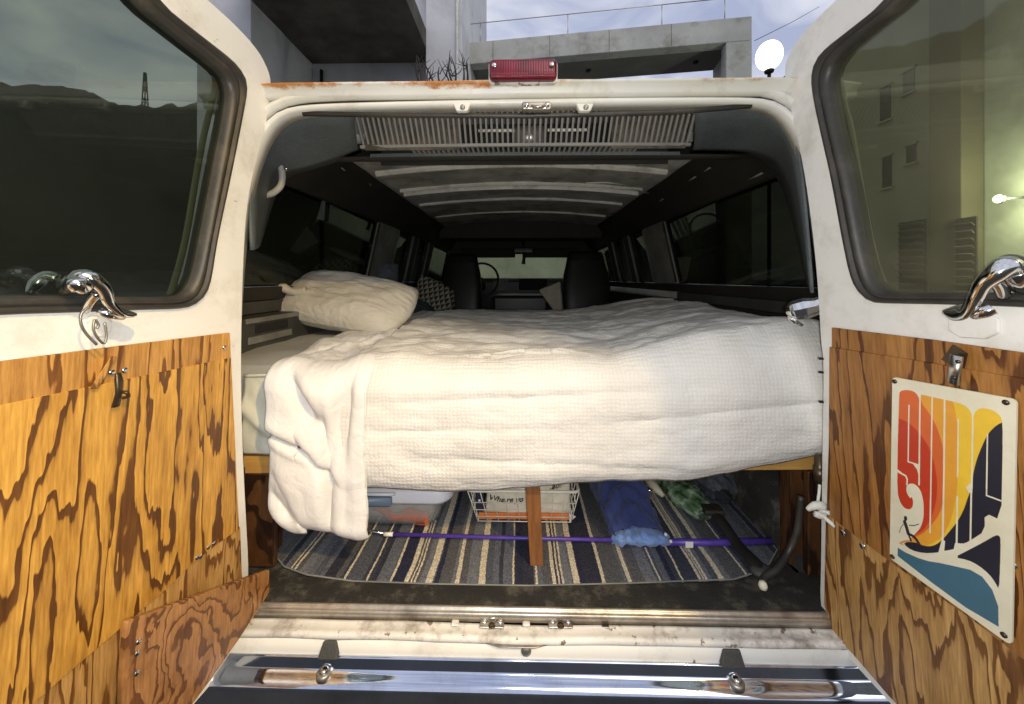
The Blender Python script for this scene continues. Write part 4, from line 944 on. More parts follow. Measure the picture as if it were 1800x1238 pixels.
# ================================================================== bed and what lies on it
bed = thing('bed_frame', 'home-made wooden bed platform across the back of the van on a reddish centre leg', 'bed frame', (0, .8, .66))
x0, x1 = -.70, .735
def beam_z(x): return .002 * ns(x * 3, 1)
hexa('front_rail', [(x0, .10, .893), (x0, .10, .936), (x0, .138, .893), (x0, .138, .936), (x1, .085, .925), (x1, .085, .968), (x1, .123, .925), (x1, .123, .968)], 'beam_wood', bed, .003)
for y in (.45, .80, 1.15): box('slat', (-.70, y, .902), (.735, y + .09, .921), 'beam_wood', bed, .002)
box('platform', (-.80, .14, .922), (.80, 1.5, .938), 'beam_wood', bed, .002)
t_, b_ = at(935, 845, .118), at(943, 988, .128)
hexa('leg', [(t_.x + sx * .0185 if k else b_.x + sx * .0165, (.118 if k else .128) + sy * .016, .905 if k else .665) for sx in (-1, 1) for sy in (-1, 1) for k in (0, 1)], 'leg_wood', bed, .0025)
for x in (-.66, .70): box('leg', (x - .02, .14, .656), (x + .02, .18, .901), 'dark_ply', bed, .003)
for x in (-.5, .5): box('leg', (x - .02, 1.38, .656), (x + .02, 1.42, .921), 'leg_wood', bed, .003)

def matt(u, v):
    # front bottom -> front top -> back, as one skin
    y0 = .125
    prof = [(y0 + .03, .940), (y0, .955), (y0 - .006, 1.0), (y0 - .008, 1.07), (y0 - .004, 1.13), (y0 + .012, 1.155), (y0 + .04, 1.163), (.6, 1.168), (1.0, 1.168), (1.5, 1.165), (1.52, 1.15), (1.52, .94)]
    f = v * (len(prof) - 1); i = min(int(f), len(prof) - 2); t = f - i
    y = prof[i][0] * (1 - t) + prof[i + 1][0] * t; z = prof[i][1] * (1 - t) + prof[i + 1][1] * t
    x = -.80 + 1.60 * u
    return V((x, y + .004 * fbm(x * 8, z * 10), z + .004 * fbm(x * 7, y * 7) + .012 * max(0, fbm(x * 5 + 4, y * 5)) * (1 if y > .2 else 0)))
mt = tag(sheet('mattress', matt, 120, 66, 'mattress'), 'grey mattress under a pale sheet, bare at its left end beside the white duvet', 'mattress')
def skirt(u, v):
    x = -.69 + .20 * u; z = 1.135 - .19 * v
    return V((x, .108 - .012 * math.sin(v * 2.4) + .007 * fbm(x * 14, z * 9, 2) - .010 * math.exp(-((z - 1.0 + .9 * (x + .62)) / .018) ** 2), z))
sk = sheet('sheet_skirt', skirt, 30, 40, 'sheet', mt, solid=.004)
tube('piping', smooth_path([V((-.69, .102, 1.137)), V((-.6, .100, 1.140)), V((-.5, .102, 1.137))], 4), .004, 'sheet', mt, 8)

def fold(x, z, cx, cz, ang, L, w, h):
    """one long soft crease: negative = valley"""
    dx, dz = x - cx, z - cz; a = dx * math.cos(ang) + dz * math.sin(ang); b = -dx * math.sin(ang) + dz * math.cos(ang)
    return h * math.exp(-(b / w) ** 2) * math.exp(-(a / L) ** 4)
def hem_z(x):
    return float(np.interp(x, [-.38, -.2, -.06, .10, .20, .30, .36, .48, .60, .72, .80], [.890, .884, .886, .903, .914, .914, .915, .936, .962, .990, .995]))
def path(s, hz, top, y0, back, rad):
    """arc-length style path: s in 0..1 from back over the front edge to the hem; returns y, z, blend (0 top, 1 face)"""
    a = back - (y0 + rad); b = rad * math.pi / 2; c = (top - rad) - hz; L = a + b + c; d = s * L
    if d < a: return back - d, top, 0.0
    if d < a + b:
        t = (d - a) / rad; return y0 + rad - rad * math.sin(t), top - rad + rad * math.cos(t), t / (math.pi / 2)
    return y0, top - rad - (d - a - b), 1.0
def rise(x):
    t = min(1, max(0, (x - .22) / .48)); return .068 * t * t * (3 - 2 * t)
def duvet(u, v):
    x = -.42 + 1.19 * u
    hz = hem_z(x) + .004 * ns(x * 14, 2)
    y, z, f = path(v, hz, 1.172, .062, 1.45, .055)
    if f < 1e-6:
        h = .015 + .022 * fbm(x * 2.2, y * 2.6, 1.5) + .012 * fbm(x * 6, y * 9, 4) * 1.0
        h += .018 * math.exp(-((y - 1.15) / .2) ** 2) + .012 * abs(ns(x * 3 + y * 4, y * 9, 8)) 
        h += rise(x)
        return V((x, y, z + h * min(1, .35 + (1.45 - y) * 2)))
    # on the curve and the face push outward along -y (and up on the curve)
    k = (1.172 - z) / .26
    o = .010 + .007 * fbm(x * 2.6 + .4, z * 2.0, 7, 2) + .0035 * fbm(x * 5, z * 14, 9, 3) + .0022 * fbm(x * 15, z * 30, 3)
    o += .008 * math.sin(min(1, max(0, k)) * 2.6)
    o += fold(x, z, .16, 1.115, .05, .5, .012, -.006) + fold(x, z, .5, 1.08, .10, .3, .010, -.005) + fold(x, z, .1, .955, -.04, .35, .012, -.005) + fold(x, z, -.15, 1.03, .02, .2, .010, -.004)
    tuck = max(0, (hz + .05 - z) / .05); o -= .022 * tuck ** 2
    top0 = (.015 + .022 * fbm(x * 2.2, .15 * 2.6, 1.5) + .012 * fbm(x * 6, .15 * 9, 4) + rise(x)) * (1 - f)
    return V((x, y - o * f, z + top0))
dv = tag(sheet('duvet', duvet, 300, 260, 'duvet', None, solid=.012, solid_off=-1), 'thick cream waffle-weave duvet covering the bed and hanging over its front edge', 'duvet')
def flap(u, v):
    yb = 1.42
    # left and right borders of the turned-over end
    e = [(-.598, .0), (-.600, .25), (-.62, .45), (-.655, .62), (-.60, .82), (-.53, 1.0)]
    hzl = .792 + .035 * (1 - min(1, u / .22)) ** 2 + .012 * math.sin(u * 5) * (u > .3) - .004 * u
    y, z, f = path(v, hzl, 1.180, .048, yb, .060)
    if f < 1e-6:
        xl = float(np.interp(y, [.14, .4, .8, 1.2, 1.45], [-.600, -.655, -.625, -.575, -.53])); xr = float(np.interp(y, [.14, .4, .9, 1.45], [-.352, -.355, -.40, -.33]))
    else:
        d = 1.18 - z; xl = -.600 + .018 * math.sin(min(1, max(0, d / .38)) * 3.14) * (1) + .012 * (d / .38) + .006 * ns(z * 14, 5); xr = -.352 - .014 * math.sin(min(1, d / .3) * 2.2) + .003 * ns(z * 22, 1) + .006 * (d / .38)
        if d > .28: xl += .022 * ((d - .28) / .10) ** 3
    x = xl + (xr - xl) * u
    edge = min(1, min(u, 1 - u) / .10); puff = edge ** .5
    if f < 1e-6:
        h = .010 * puff + .014 * fbm(x * 4, y * 3.2, 11, 2) + .012 * fbm(x * 11 + y * 5, y * 7, 12) + fold(x, y, -.42, .5, 1.2, .25, .018, .016) + fold(x, y, -.5, .35, 1.0, .2, .015, -.012)
        return V((x, y, z - .012 + h + .01 * math.exp(-((y - 1.15) / .2) ** 2)))
    o = .007 * puff + .009 * fbm(x * 4.5 + 1, z * 2.4, 15, 2) * puff + .0022 * fbm(x * 12, z * 10, 19)
    o += fold(x, z, -.545, 1.005, -.42, .085, .006, -.022) + fold(x, z, -.535, .990, -.42, .075, .012, .010)           # creases swinging in from the left edge
    o += fold(x, z, -.475, .965, -.95, .055, .006, -.020)
    o += fold(x, z, -.443, .94, 1.62, .125, .012, -.024)              # long vertical valley
    o += fold(x, z, -.505, 1.10, -.95, .075, .020, -.024) + fold(x, z, -.40, 1.06, 1.45, .07, .010, -.008)
    o += fold(x, z, -.55, .86, -.9, .04, .012, -.008)
    def step(cx, cz, ang, L, w, h):
        dx, dz = x - cx, z - cz; a = dx * math.cos(ang) + dz * math.sin(ang); b = -dx * math.sin(ang) + dz * math.cos(ang)
        return h * math.tanh(b / w) * math.exp(-(b / (w * 6)) ** 2) * math.exp(-(a / L) ** 4)
    o += step(-.555, 1.02, -.35, .09, .005, .010) + step(-.455, .955, -.85, .06, .005, .010) + step(-.437, .98, 1.50, .15, .007, .011) + step(-.50, 1.12, -1.0, .07, .010, .010)
    o += step(-.385, 1.06, 1.50, .09, .006, -.007) + step(-.53, .88, -1.1, .07, .010, .007) + step(-.41, .86, 1.45, .05, .006, .006)
    tuck = max(0, (hzl + .03 - z) / .03); o -= .016 * tuck ** 2
    top0 = (.010 * puff + .014 * fbm(x * 4, .108 * 3.2, 11, 2) + .012 * fbm(x * 11 + .54, .756, 12) + fold(x, .108, -.42, .5, 1.2, .25, .018, .016) + fold(x, .108, -.5, .35, 1.0, .2, .015, -.012) - .012) * (1 - f)
    return V((x, y - o * f - .012 * f, z + top0))
fl = sheet('turned_over_end', flap, 130, 300, 'cotton', dv, solid=.007, solid_off=-1); fl['label'] = 'smooth cotton end of the duvet folded over and hanging lower'
hemp = [flap(1.0, v) for v in np.linspace(.35, .985, 60)]
tube('seam_edge', [p + V((.003, -.002 + .002 * ns(i * .9, 0), .003)) for i, p in enumerate(hemp)], [.0035 + .0012 * ns(i * 1.7, 4) for i in range(60)], 'cotton', fl, 8)

def pillow_mesh(name, c, ex, ey, ez, th, mat, label, knot=False, seed=0):
    """two puffed skins meeting at a seam; ex, ey half axes of the outline, ez the puff direction"""
    c, ex, ey, ez = V(c), V(ex), V(ey), V(ez).normalized()
    def f(u, v):
        side = 1 if u <= .5 else -1; a = (u * 4 if u <= .5 else 4 - u * 4) - 1; b = v * 2 - 1
        cr = lambda s: s * (1 - .10 * (1 - abs(s)) * 0)
        pin = 1 - .10 * (b * b) * 1.0; pin2 = 1 - .10 * (a * a)
        h = (max(0, 1 - a ** 4) ** .6) * (max(0, 1 - b ** 4) ** .6)
        wr = .010 * fbm(a * 1.6 + seed, b * 1.8, side, 2) + .004 * fbm(a * 5 + b * 2, b * 7 + seed, side * 2)
        ed = math.exp(-((1 - abs(a)) / .14) ** 2) + math.exp(-((1 - abs(b)) / .14) ** 2)
        wr += .005 * ed * ns(a * 12 + seed, b * 12, 3) * (1 if abs(a) < .99 and abs(b) < .99 else 0)
        return c + ex * (a * (1 - .12 * (1 - b * b) * 0) * pin) + ey * (b * pin2) + ez * (side * th * h + wr * h ** .3)
    o = sheet(name, f, 160, 70, mat)
    return o
pl = pillow_mesh('pillow', at(612, 530, .62), (.254, -.03, -.036), (.03, .10, .080), (-.08, -.62, .78), .068, 'pillow', '', True, 2)
tag(pl, 'crumpled cream white pillow with a knotted corner at the left end of the bed', 'pillow')
kn = [at(538, 512, .56), at(520, 514, .55), at(508, 511, .55), at(498, 506, .55), at(490, 502, .55)]
tube('knotted_corner', smooth_path(kn, 5), interp_r([.020, .013, .014, .017, .006], 5), 'pillow', pl, 14)
p2 = pillow_mesh('patterned_pillow', at(766, 522, 1.62), (.12, 0, -.06), (.0, .05, .10), (-.1, -.8, .5), .05, 'triangles', '', False, 5)
tag(p2, 'dark cushion printed with pale triangles behind the cream pillow', 'cushion')
p3 = pillow_mesh('cushion', at(676, 492, 1.50), (.075, .02, 0), (0, .03, .105), (.1, -.9, .3), .05, 'bluegrey_cloth', '', False, 8)
tag(p3, 'plain blue grey cushion propped against the left wall beyond the pillow', 'cushion')
def blanket(u, v):
    a = at(700 + 90 * u, 0, 1.6); x = -.92 + .42 * u; y = 1.35 + .32 * v
    z = 1.15 + .12 * math.sin(math.pi * min(1, u * 1.05)) ** .6 * math.sin(math.pi * v) ** .5 + .02 * fbm(u * 5, v * 5, 3)
    return V((x, y, z))
tag(sheet('blanket', blanket, 50, 30, 'teal_cloth', None, solid=.01), 'dark teal folded blanket heaped behind the cream pillow', 'blanket')
# pale rolled paper leaning between the front seats
q0, q1, q2, q3 = at(946, 510, 2.7), at(985, 494, 2.75), at(990, 548, 2.7), at(972, 546, 2.7)
pp = mesh('paper_bag', [q0, q1, q2, q3] + [p + V((.02, .12, 0)) for p in (q0, q1, q2, q3)], [(0, 1, 2, 3), (4, 7, 6, 5), (0, 4, 5, 1), (1, 5, 6, 2), (2, 6, 7, 3), (3, 7, 4, 0)], 'canvas', None, bev=.02)
tag(pp, 'pale cloth bag slumped beside the right front seat', 'bag')

# ================================================================== under the bed
FL = .665
def rug_mat():
    def X(px): return at(px, 1018, .075).x
    W_ = 2048; xa, xb = -.60, .66
    img = bpy.data.images.new('rug_stripes', W_, 4, float_buffer=True); img.colorspace_settings.name = 'Non-Color'; a = np.zeros((W_, 4), np.float32); a[:, 3] = 1
    rs = np.random.RandomState(5); xs = xa + (np.arange(W_) + .5) / W_ * (xb - xa)
    pal = [(.125, .135, .160), (.090, .098, .120), (.050, .054, .075), (.165, .172, .190), (.100, .102, .108), (.038, .040, .058)]
    x = xa
    while x < xb:
        w = rs.uniform(.010, .032); c = pal[rs.randint(len(pal))]; a[(xs >= x) & (xs < x + w), :3] = c; x += w
    cream = [(503, 506), (510, 514), (608, 612), (647, 650), (688, 692), (714, 722), (725.5, 728), (731, 734), (751, 763), (801, 808), (842, 853), (901, 904), (941, 945), (970, 976), (980, 983), (986, 990), (1006, 1017), (1057, 1063), (1102, 1109), (1159, 1162), (1200, 1203), (1230, 1235), (1237.5, 1240), (1242, 1246), (1267, 1276), (1320, 1324), (1345, 1349)]
    for p, q in cream: a[(xs >= X(p)) & (xs < X(q)), :3] = (.62, .55, .41)
    for p, q in ((692, 713), (766, 774), (909, 919), (1020, 1028), (1180, 1190)): a[(xs >= X(p)) & (xs < X(q)), :3] = (.030, .032, .060)
    img.pixels.foreach_set(np.tile(a, (4, 1)).ravel()); img.update(); img.pack()
    m, nt, n, l, p = nodes('striped_rug_weave')
    c = coords(n, l, (1, 1, 1)); nz = nd(n, 'ShaderNodeTexNoise', Scale=120.0, Detail=3.0); l.new(c, nz.inputs['Vector'])
    ad = nd(n, 'ShaderNodeVectorMath', operation='MULTIPLY_ADD'); l.new(nz.outputs['Color'], ad.inputs[0]); ad.inputs[1].default_value = (.005, 0, 0); l.new(c, ad.inputs[2])
    n2 = nd(n, 'ShaderNodeTexNoise', Scale=6.0, Detail=1.0); l.new(c, n2.inputs['Vector'])
    ad2 = nd(n, 'ShaderNodeVectorMath', operation='MULTIPLY_ADD'); l.new(n2.outputs['Color'], ad2.inputs[0]); ad2.inputs[1].default_value = (.010, 0, 0); l.new(ad.outputs[0], ad2.inputs[2])
    mp = n.new('ShaderNodeMapping'); mp.inputs['Location'].default_value = (-(xa + .0075) / (xb - xa), .5, 0); mp.inputs['Scale'].default_value = (1 / (xb - xa), 0, 0); l.new(ad2.outputs[0], mp.inputs[0])
    im = n.new('ShaderNodeTexImage'); im.image = img; im.interpolation = 'Linear'; l.new(mp.outputs[0], im.inputs[0])
    f = nd(n, 'ShaderNodeTexNoise', Scale=300.0, Detail=3.0); l.new(c, f.inputs['Vector'])
    fr = ramp(n, l, f.outputs['Fac'], [(.3, (.5, .5, .5)), (.7, (1.3, 1.3, 1.3))])
    l.new(mixc(n, l, 1, im.outputs[0], fr, 'MULTIPLY'), p.inputs['Base Color']); p.inputs['Roughness'].default_value = .95; p.inputs['Specular IOR Level'].default_value = .1
    bump(n, l, f.outputs['Fac'], p, .8, .003)
    return m
M['rug'] = rug_mat()
rp = [atz(x, y, FL) for x, y in ((470, 850), (476, 900), (480, 950), (486, 978), (500, 995), (540, 1009), (620, 1020), (760, 1025), (930, 1028), (1100, 1024), (1200, 1020), (1290, 1017), (1325, 1006), (1352, 990), (1366, 965), (1364, 935))] + [V((.60, 1.3, FL)), V((-.58, 1.3, FL))]
rug = poly_prism('rug', [[V((p.x, p.y, FL)) for p in rp]], V((0, 0, -.008)), 'rug', None, .003, 1)
tag(rug, 'navy and grey rug with cream stripes running into the van under the bed', 'rug')
# make the rug lie unevenly: edge piping
tube('rug_edge', [p + V((0, 0, -.002)) for p in rp[:16]], .0018, 'trim_pale', rug, 6)

# storage bin
bx = thing('storage_bin', 'frosted plastic storage bin of folded clothes with pale lid and slate handles', 'storage bin', (-.40, .42, FL))
yb = .235; L_, R_ = -.62, at(792, 880, yb).x
def rrz(xa, xb, ya, yb_, z, r, n=6):
    out = []
    for cx, cy, a0 in ((xb - r, yb_ - r, 0), (xa + r, yb_ - r, 90), (xa + r, ya + r, 180), (xb - r, ya + r, 270)):
        for k in range(n + 1):
            t = R(a0 + 90 * k / n); out.append(V((cx + r * math.cos(t), cy + r * math.sin(t), z)))
    return out
loft('body', [rrz(L_ + .02 + i, R_ - .035 - i, yb + .02 + i, .60 - i, z, .04) for z, i in ((.748, .0), (.745, .0), (.70, .006), (FL + .004, .010))], 'bin_body', bx, solid=.002)
loft('lid', [rrz(L_ + i, R_ - i, yb + i, .62 - i, z, .05) for z, i in ((.744, .006), (.742, .001), (.750, -.002), (.774, -.001), (.782, .004), (.786, .02), (.780, .03), (.781, .06))], 'lid', bx, caps=True)
hx0, hx1 = L_ + .10, at(690, 870, yb).x
loft('latch_handle', [rr(hx0, hx1, .742, .768, y, .006) for y in (yb - .002, yb - .010, yb - .013)], 'slate', bx, caps=True, bev=0)
tube('handle_rim', [(hx0, yb - .008, .775), (hx1, yb - .008, .775), (hx1 + .008, yb + .004, .772)], .005, 'lid', bx, 8)
box('clothes', (L_ + .04, yb + .04, FL + .01), (R_ - .060, .55, .728), 'clothes', None, .02); c_ = bpy.data.objects['clothes']; tag(c_, 'folded white clothes seen through the side of the storage bin', 'clothes')
def cloth_band(name, f, mat, label):
    o = sheet(name, f, 60, 10, mat, None, solid=.004); tag(o, label, 'clothes'); return o
def redf(u, v):
    x = at(655 + 98 * u, 0, yb + .03).x; zc = .712 - .022 * u + .006 * math.sin(u * 12) - .012 * math.sin(u * 3.1); h = .004 + .018 * u + .006 * abs(math.sin(u * 7))
    return V((x, yb + .034 - .004 * math.sin(v * 3.1), zc + (v - .5) * 2 * h))
cloth_band('red_shirt', redf, 'red_cloth', 'bright red orange shirt folded among the white clothes in the bin')
cloth_band('striped_shirt', lambda u, v: V((at(738 + 42 * u, 0, yb + .03).x, yb + .036, .729 + .012 * (v - .5) + .002 * math.sin(u * 9))), 'striped', 'grey and white striped garment at the top right of the bin')

# wire basket and its load
bk = thing('wire_basket', 'white coated wire basket holding a lettered canvas bag beneath the bed', 'basket', (0, .40, FL))
by0 = .250; a_, b_ = at(822, 862, by0), at(1018, 866, by0)
X0, X1, ZT_ = a_.x, b_.x, .775; c0 = at(840, 920, by0 + .02).x; c1 = at(1004, 920, by0 + .02).x; ZB_ = FL + .012
fr = lambda u, t: V((X0 + (X1 - X0) * u, by0, ZT_)).lerp(V((c0 + (c1 - c0) * u, by0 + .02, ZB_)), t)
dy = .27
tube('rim', [*(p for p in rrz(X0, X1, by0, by0 + dy, ZT_, .015))] + [rrz(X0, X1, by0, by0 + dy, ZT_, .015)[0]], .0045, 'wire_white', bk, 8)
for i in range(10):
    u = i / 9
    tube('wire', [fr(u, 0), fr(u, 1), fr(u, 1) + V((0, dy - .04, 0))], .0014, 'wire_white', bk, 5)
for t in (.38, .62, .84, 1.0):
    tube('wire', [fr(0, t), fr(1, t)], .0016, 'wire_white', bk, 5)
    tube('wire', [fr(0, t), fr(0, t) + V((0, dy - .04 * t, 0))], .0016, 'wire_white', bk, 5)
    tube('wire', [fr(1, t), fr(1, t) + V((0, dy - .04 * t, 0))], .0016, 'wire_white', bk, 5)
for k in range(1, 8):
    y = by0 + dy * k / 8
    tube('wire', [V((X0, y, ZT_)), V((c0, y, ZB_)), V((c1, y, ZB_)), V((X1, y, ZT_))], .0013, 'wire_white', bk, 5)
def canvasf(u, v):
    xa, xb = at(852, 0, by0 + .03).x, at(1006, 0, by0 + .03).x
    x = xa + (xb - xa) * u - .01 * math.sin(v * 3) * (u - .5); z = .682 + .133 * v
    return V((x, by0 + .036 + .022 * (2 * u - 1) ** 4 + .035 * max(0, v - .7) + .003 * fbm(u * 5, v * 4), z + .008 * math.sin(u * 3.1)))
cv = tag(sheet('canvas_bag', canvasf, 50, 36, 'canvas', None, solid=.006, solid_off=0), 'cream canvas bag with black handwriting standing in the wire basket', 'bag')
def text(body, origin, size, ax_, up_, mat, parent, shear=.35):
    cu = bpy.data.curves.new('lettering', 'FONT'); cu.body = body; cu.size = size; cu.shear = shear; cu.offset = .0003; cu.resolution_u = 3
    tmp = bpy.data.objects.new('tmp', cu); COL.objects.link(tmp); bpy.context.view_layer.update()
    me = bpy.data.meshes.new_from_object(tmp.evaluated_get(bpy.context.evaluated_depsgraph_get())); bpy.data.objects.remove(tmp)
    ax_, up_ = V(ax_).normalized(), V(up_).normalized(); nrm = ax_.cross(up_)
    for v in me.vertices: v.co = V(origin) + ax_ * v.co.x + up_ * v.co.y
    G_ = [canvasf(i / 60, j / 60) for i in range(61) for j in range(61)]; ga = np.array([(p.x, p.z, p.y) for p in G_])
    for v in me.vertices:
        k = int(np.argmin((ga[:, 0] - v.co.x) ** 2 + (ga[:, 1] - v.co.z) ** 2)); v.co.y = ga[k, 2] - .0055
    me.materials.clear(); o = link('lettering', me, mat, parent); s = o.modifiers.new('s', 'SOLIDIFY'); s.thickness = .001
    return o
def on_bag(px, py):
    # nearest point of the bag's front to the sight line through a pixel of the photograph
    d = ray(px, py).normalized(); best = None
    for i in range(41):
        for j in range(33):
            p = canvasf(i / 40, j / 32); q = p - EYE; e = (q - d * q.dot(d)).length
            if best is None or e < best[0]: best = (e, p)
    return best[1]
def letters(s, px0, py0, px1, py1, size):
    a_, b_ = on_bag(px0, py0) + V((0, -.009, .0)), on_bag(px1, py1) + V((0, -.009, .0))
    return text(s, a_ + V((0, 0, .010)), size, V((1, 0, .06)), V((0, 0, 1)), 'ink', cv)
letters('Whe.re yo', 858, 884, 925, 883, .0235)
letters('.ao!', 966, 864, 996, 858, .024)
letters('V', 890, 864, 905, 862, .022)
nb = box('navy_pouch', (X0 + .018, by0 + .035, ZB_ + .01), (X0 + .042, by0 + .15, .765), 'navy', None, .006); tag(nb, 'navy pouch with a white dot at the left side of the wire basket', 'pouch')
lathe('white_dot', [(.004, -.001), (.003, -.002)], (X0 + .030, by0 + .035, .728), 'sticker', nb, 10, 'y')
ob = box('orange_board', (c0 + .002, by0 + .026, ZB_ + .002), (c1 - .006, by0 + .034, ZB_ + .019), 'orange', None, .001); tag(ob, 'flat orange card along the bottom front of the wire basket', 'card')
tp = mesh('white_tip', [(c1 - .006, by0 + .022, ZB_ + .022), (c1 + .016, by0 + .03, ZB_ + .010), (c1 - .004, by0 + .022, ZB_ - .002), (c1 - .006, by0 + .036, ZB_ + .022), (c1 - .004, by0 + .036, ZB_ - .002)], [(0, 1, 2), (3, 4, 1), (0, 3, 1), (2, 1, 4), (0, 2, 4, 3)], 'sticker', ob, bev=.001)
br_ = box('brown_bottle', (.085, by0 + .04, ZB_ + .004), (.110, by0 + .08, ZB_ + .05), 'brown', None, .008); tag(br_, 'small dark brown bottle in the right half of the wire basket', 'bottle')

# fleece roll
def roll(u, v):
    c = V((.318, .185, 0)).lerp(V((.245, .80, 0)), v); r = .069 + .0035 * math.sin(v * 75 + 5 * ns(u * 5, v * 6)) + .009 * ns(u * 6 * math.cos(u * 6.28) + v * 3, v * 9, 1) + .006 * ns(math.cos(u * 6.283) * 5, math.sin(u * 6.283) * 5, v * 16)
    a = u * 2 * math.pi; k = min(1, .42 + .58 * (v / .22) ** .7); rz = r * k
    return V((c.x + math.cos(a) * r * (1.02 if v > .03 else .93) , c.y - .012 * math.cos(a) * 0, max(FL + .002, FL + rz * .96 + math.sin(a) * rz)))
rl = tag(sheet('blanket_roll', roll, 72, 110, 'fleece', None), 'rolled navy blue fleece blanket lying under the bed beside the basket', 'blanket')
def fuzzy(u, v):
    x = .246 + .155 * u; e = math.sin(math.pi * u) ** .35; w = .5 + .5 * ns(u * 9, 3)
    y = .205 - .045 * math.sin(v * math.pi * .9) * e - .018 * u * 0 + .007 * ns(u * 9, v * 4, 2); z = FL + .004 + (.030 + .016 * w) * (1 - v) * e + .012 * math.sin(v * math.pi) * e + .009 * ns(u * 11, v * 5, 5)
    return V((x + .004 * ns(v * 9, u * 14), y, max(FL + .002, z)))
fz = sheet('fringe', fuzzy, 90, 20, 'fleece_edge', rl, solid=.004); fz['label'] = 'paler blue fluffy edge at the near end of the roll'
# tent pole with purple sleeve
pol = thing('tent_pole', 'long thin purple pole with a bare chrome end lying across the rug', 'pole', (0, .20, FL))
P_ = lambda px, py, y=.19: at(px, py, y)
tube('chrome_end', [V((-.46, .222, .683)), V((P_(678, 938).x, .205, .678))], .0035, 'latch_chrome', pol, 8)
tube('collar', [V((P_(672, 938).x, .205, .678)), V((P_(688, 938).x, .205, .678))], .0055, 'sticker', pol, 8)
tube('sleeve', [V((P_(688, 938).x, .205, .678)), V((P_(930, 943).x, .198, .677)), V((P_(1175, 943).x, .195, .677))], .0052, 'purple', pol, 10)
tube('sleeve', [V((.36, .190, .678)), V((P_(1255, 947).x, .19, .678)), V((P_(1360, 945).x, .20, .678))], .0088, 'purple', pol, 10)
c = P_(1209, 948); box('label', (c.x - .010, .1795, .670), (c.x + .010, .1815, .686), 'sticker', pol, .0005)
for px, py in ((1169, 938), (1178, 950)):
    c = P_(px, py, .175); lathe('pin', [(.004, 0), (.004, -.006), (.002, -.008)], c, 'sticker', pol, 8, 'y')
# green bag, torch, grey sack, straps on the right
def bagf(c0_, c1_, r0, r1, seed, flat=.7):
    c0_, c1_ = V(c0_), V(c1_)
    fwd = (c1_ - c0_).normalized(); sd_ = fwd.cross(V((0, 0, 1))).normalized(); up = sd_.cross(fwd)
    def f(u, v):
        a = u * 2 * math.pi; r = r0 + (r1 - r0) * v; r *= math.sin(math.pi * (.06 + .88 * v)) ** .35
        r *= 1 + .28 * fbm(math.cos(a) * 2 + seed, math.sin(a) * 2, v * 4) + .12 * abs(ns(math.cos(a) * 6, math.sin(a) * 6 + seed, v * 9))
        p = c0_.lerp(c1_, v) + sd_ * math.cos(a) * r + up * math.sin(a) * r * flat
        p.z = max(FL + .003, p.z); return p
    return f
gb = tag(sheet('plastic_bag', bagf(at(1170, 838, .50), at(1240, 905, .27), .055, .040, 3), 60, 60, 'green_bag', None), 'crumpled green plastic bag between the navy roll and the grey sack', 'bag')
gs = tag(sheet('sack', bagf(at(1262, 850, .44) + V((.02, .1, 0)), at(1272, 872, .36), .085, .045, 9, .8), 50, 50, 'dark_bag', None), 'soft grey sack slumped under the right end of the bed', 'sack')
tl = thing('torch', 'small cream torch with chrome ring behind the navy roll', 'torch', (.42, .42, FL))
q = lambda px, py, y: at(px, py, y)
tube('barrel', [q(1134, 838, .44), q(1152, 858, .38), q(1166, 872, .35)], [.016, .014, .006], 'cream', tl, 12)
tube('ring', [q(1136, 860, .37), q(1147, 864, .365)], .008, 'latch_chrome', tl, 12)
sb = thing('strap', 'wide black webbing strap slanting across the rug at the right with a buckle', 'strap', (.55, .15, FL))
s0, s1 = atz(1252, 900, .712), atz(1342, 1012, .676)
def strapf(u, v):
    p = s0.lerp(s1, v); sd_ = V((1, .18, 0)).normalized(); w = .030 if v < .75 else .030 + .006 * (v - .75) * 4
    return p + sd_ * (u - .5) * w * 1.0 + V((0, 0, .004 * math.sin(v * 9) + .006 * math.sin(u * 3.14)))
sheet('webbing', strapf, 10, 40, 'webbing', sb, solid=.006)
c = s1.lerp(s0, .06); lathe('buckle', [(.026, -.004), (.027, .004), (.020, .010), (.006, .011)], (c.x + .004, c.y, c.z), 'trim_mid', sb, 12)
c = s0; hexa('buckle', [(c.x + dx, c.y + dy_, c.z + dz) for dx in (-.028, .028) for dy_ in (-.02, .02) for dz in (-.002, .014)], 'trim_dark', sb, .005)
lp_ = tag(tube('rubber_cord', smooth_path([at(1408, 872, .10), at(1402, 930, .10), at(1386, 970, .10), at(1366, 1000, .075), at(1345, 1014, .065), at(1342, 1024, .055)], 6), .0085, 'rubber', None, 10), 'thick black cord looping down to the floor near the right side board', 'cord')
c = at(1341, 1029, .035); kb = tag(lathe('knob', [(.003, -.010), (.008, -.007), (.0095, 0), (.007, .007), (.002, .009)], (c.x, c.y, c.z), 'canvas', None, 14), 'small round pale knob on the dark threshold below the black cord', 'knob')
# white cord tied at the right hinge
rp_ = thing('tie_cord', 'knotted white cord tied round the right door edge', 'cord', (.62, -.02, .66))
k0 = at(1436, 892, -.012)
tube('cord', smooth_path([at(1441, 852, -.004), at(1439, 872, -.008), k0], 4), .0028, 'rope', rp_, 8)
tube('knot', smooth_path([k0 + V((-.022, -.002, -.004)), k0 + V((-.010, -.008, .008)), k0 + V((.006, -.008, .006)), k0 + V((.002, -.010, -.010)), k0 + V((-.012, -.010, -.008))], 5), interp_r([.004, .008, .009, .008, .006], 5), 'rope', rp_, 10)
for e in ((1458, 902), (1468, 926)):
    tube('cord_end', smooth_path([k0 + V((0, -.008, -.004)), at((1436 + e[0]) / 2, (892 + e[1]) / 2 + 3, -.03), at(e[0], e[1], -.042)], 4), .0042, 'rope', rp_, 8)
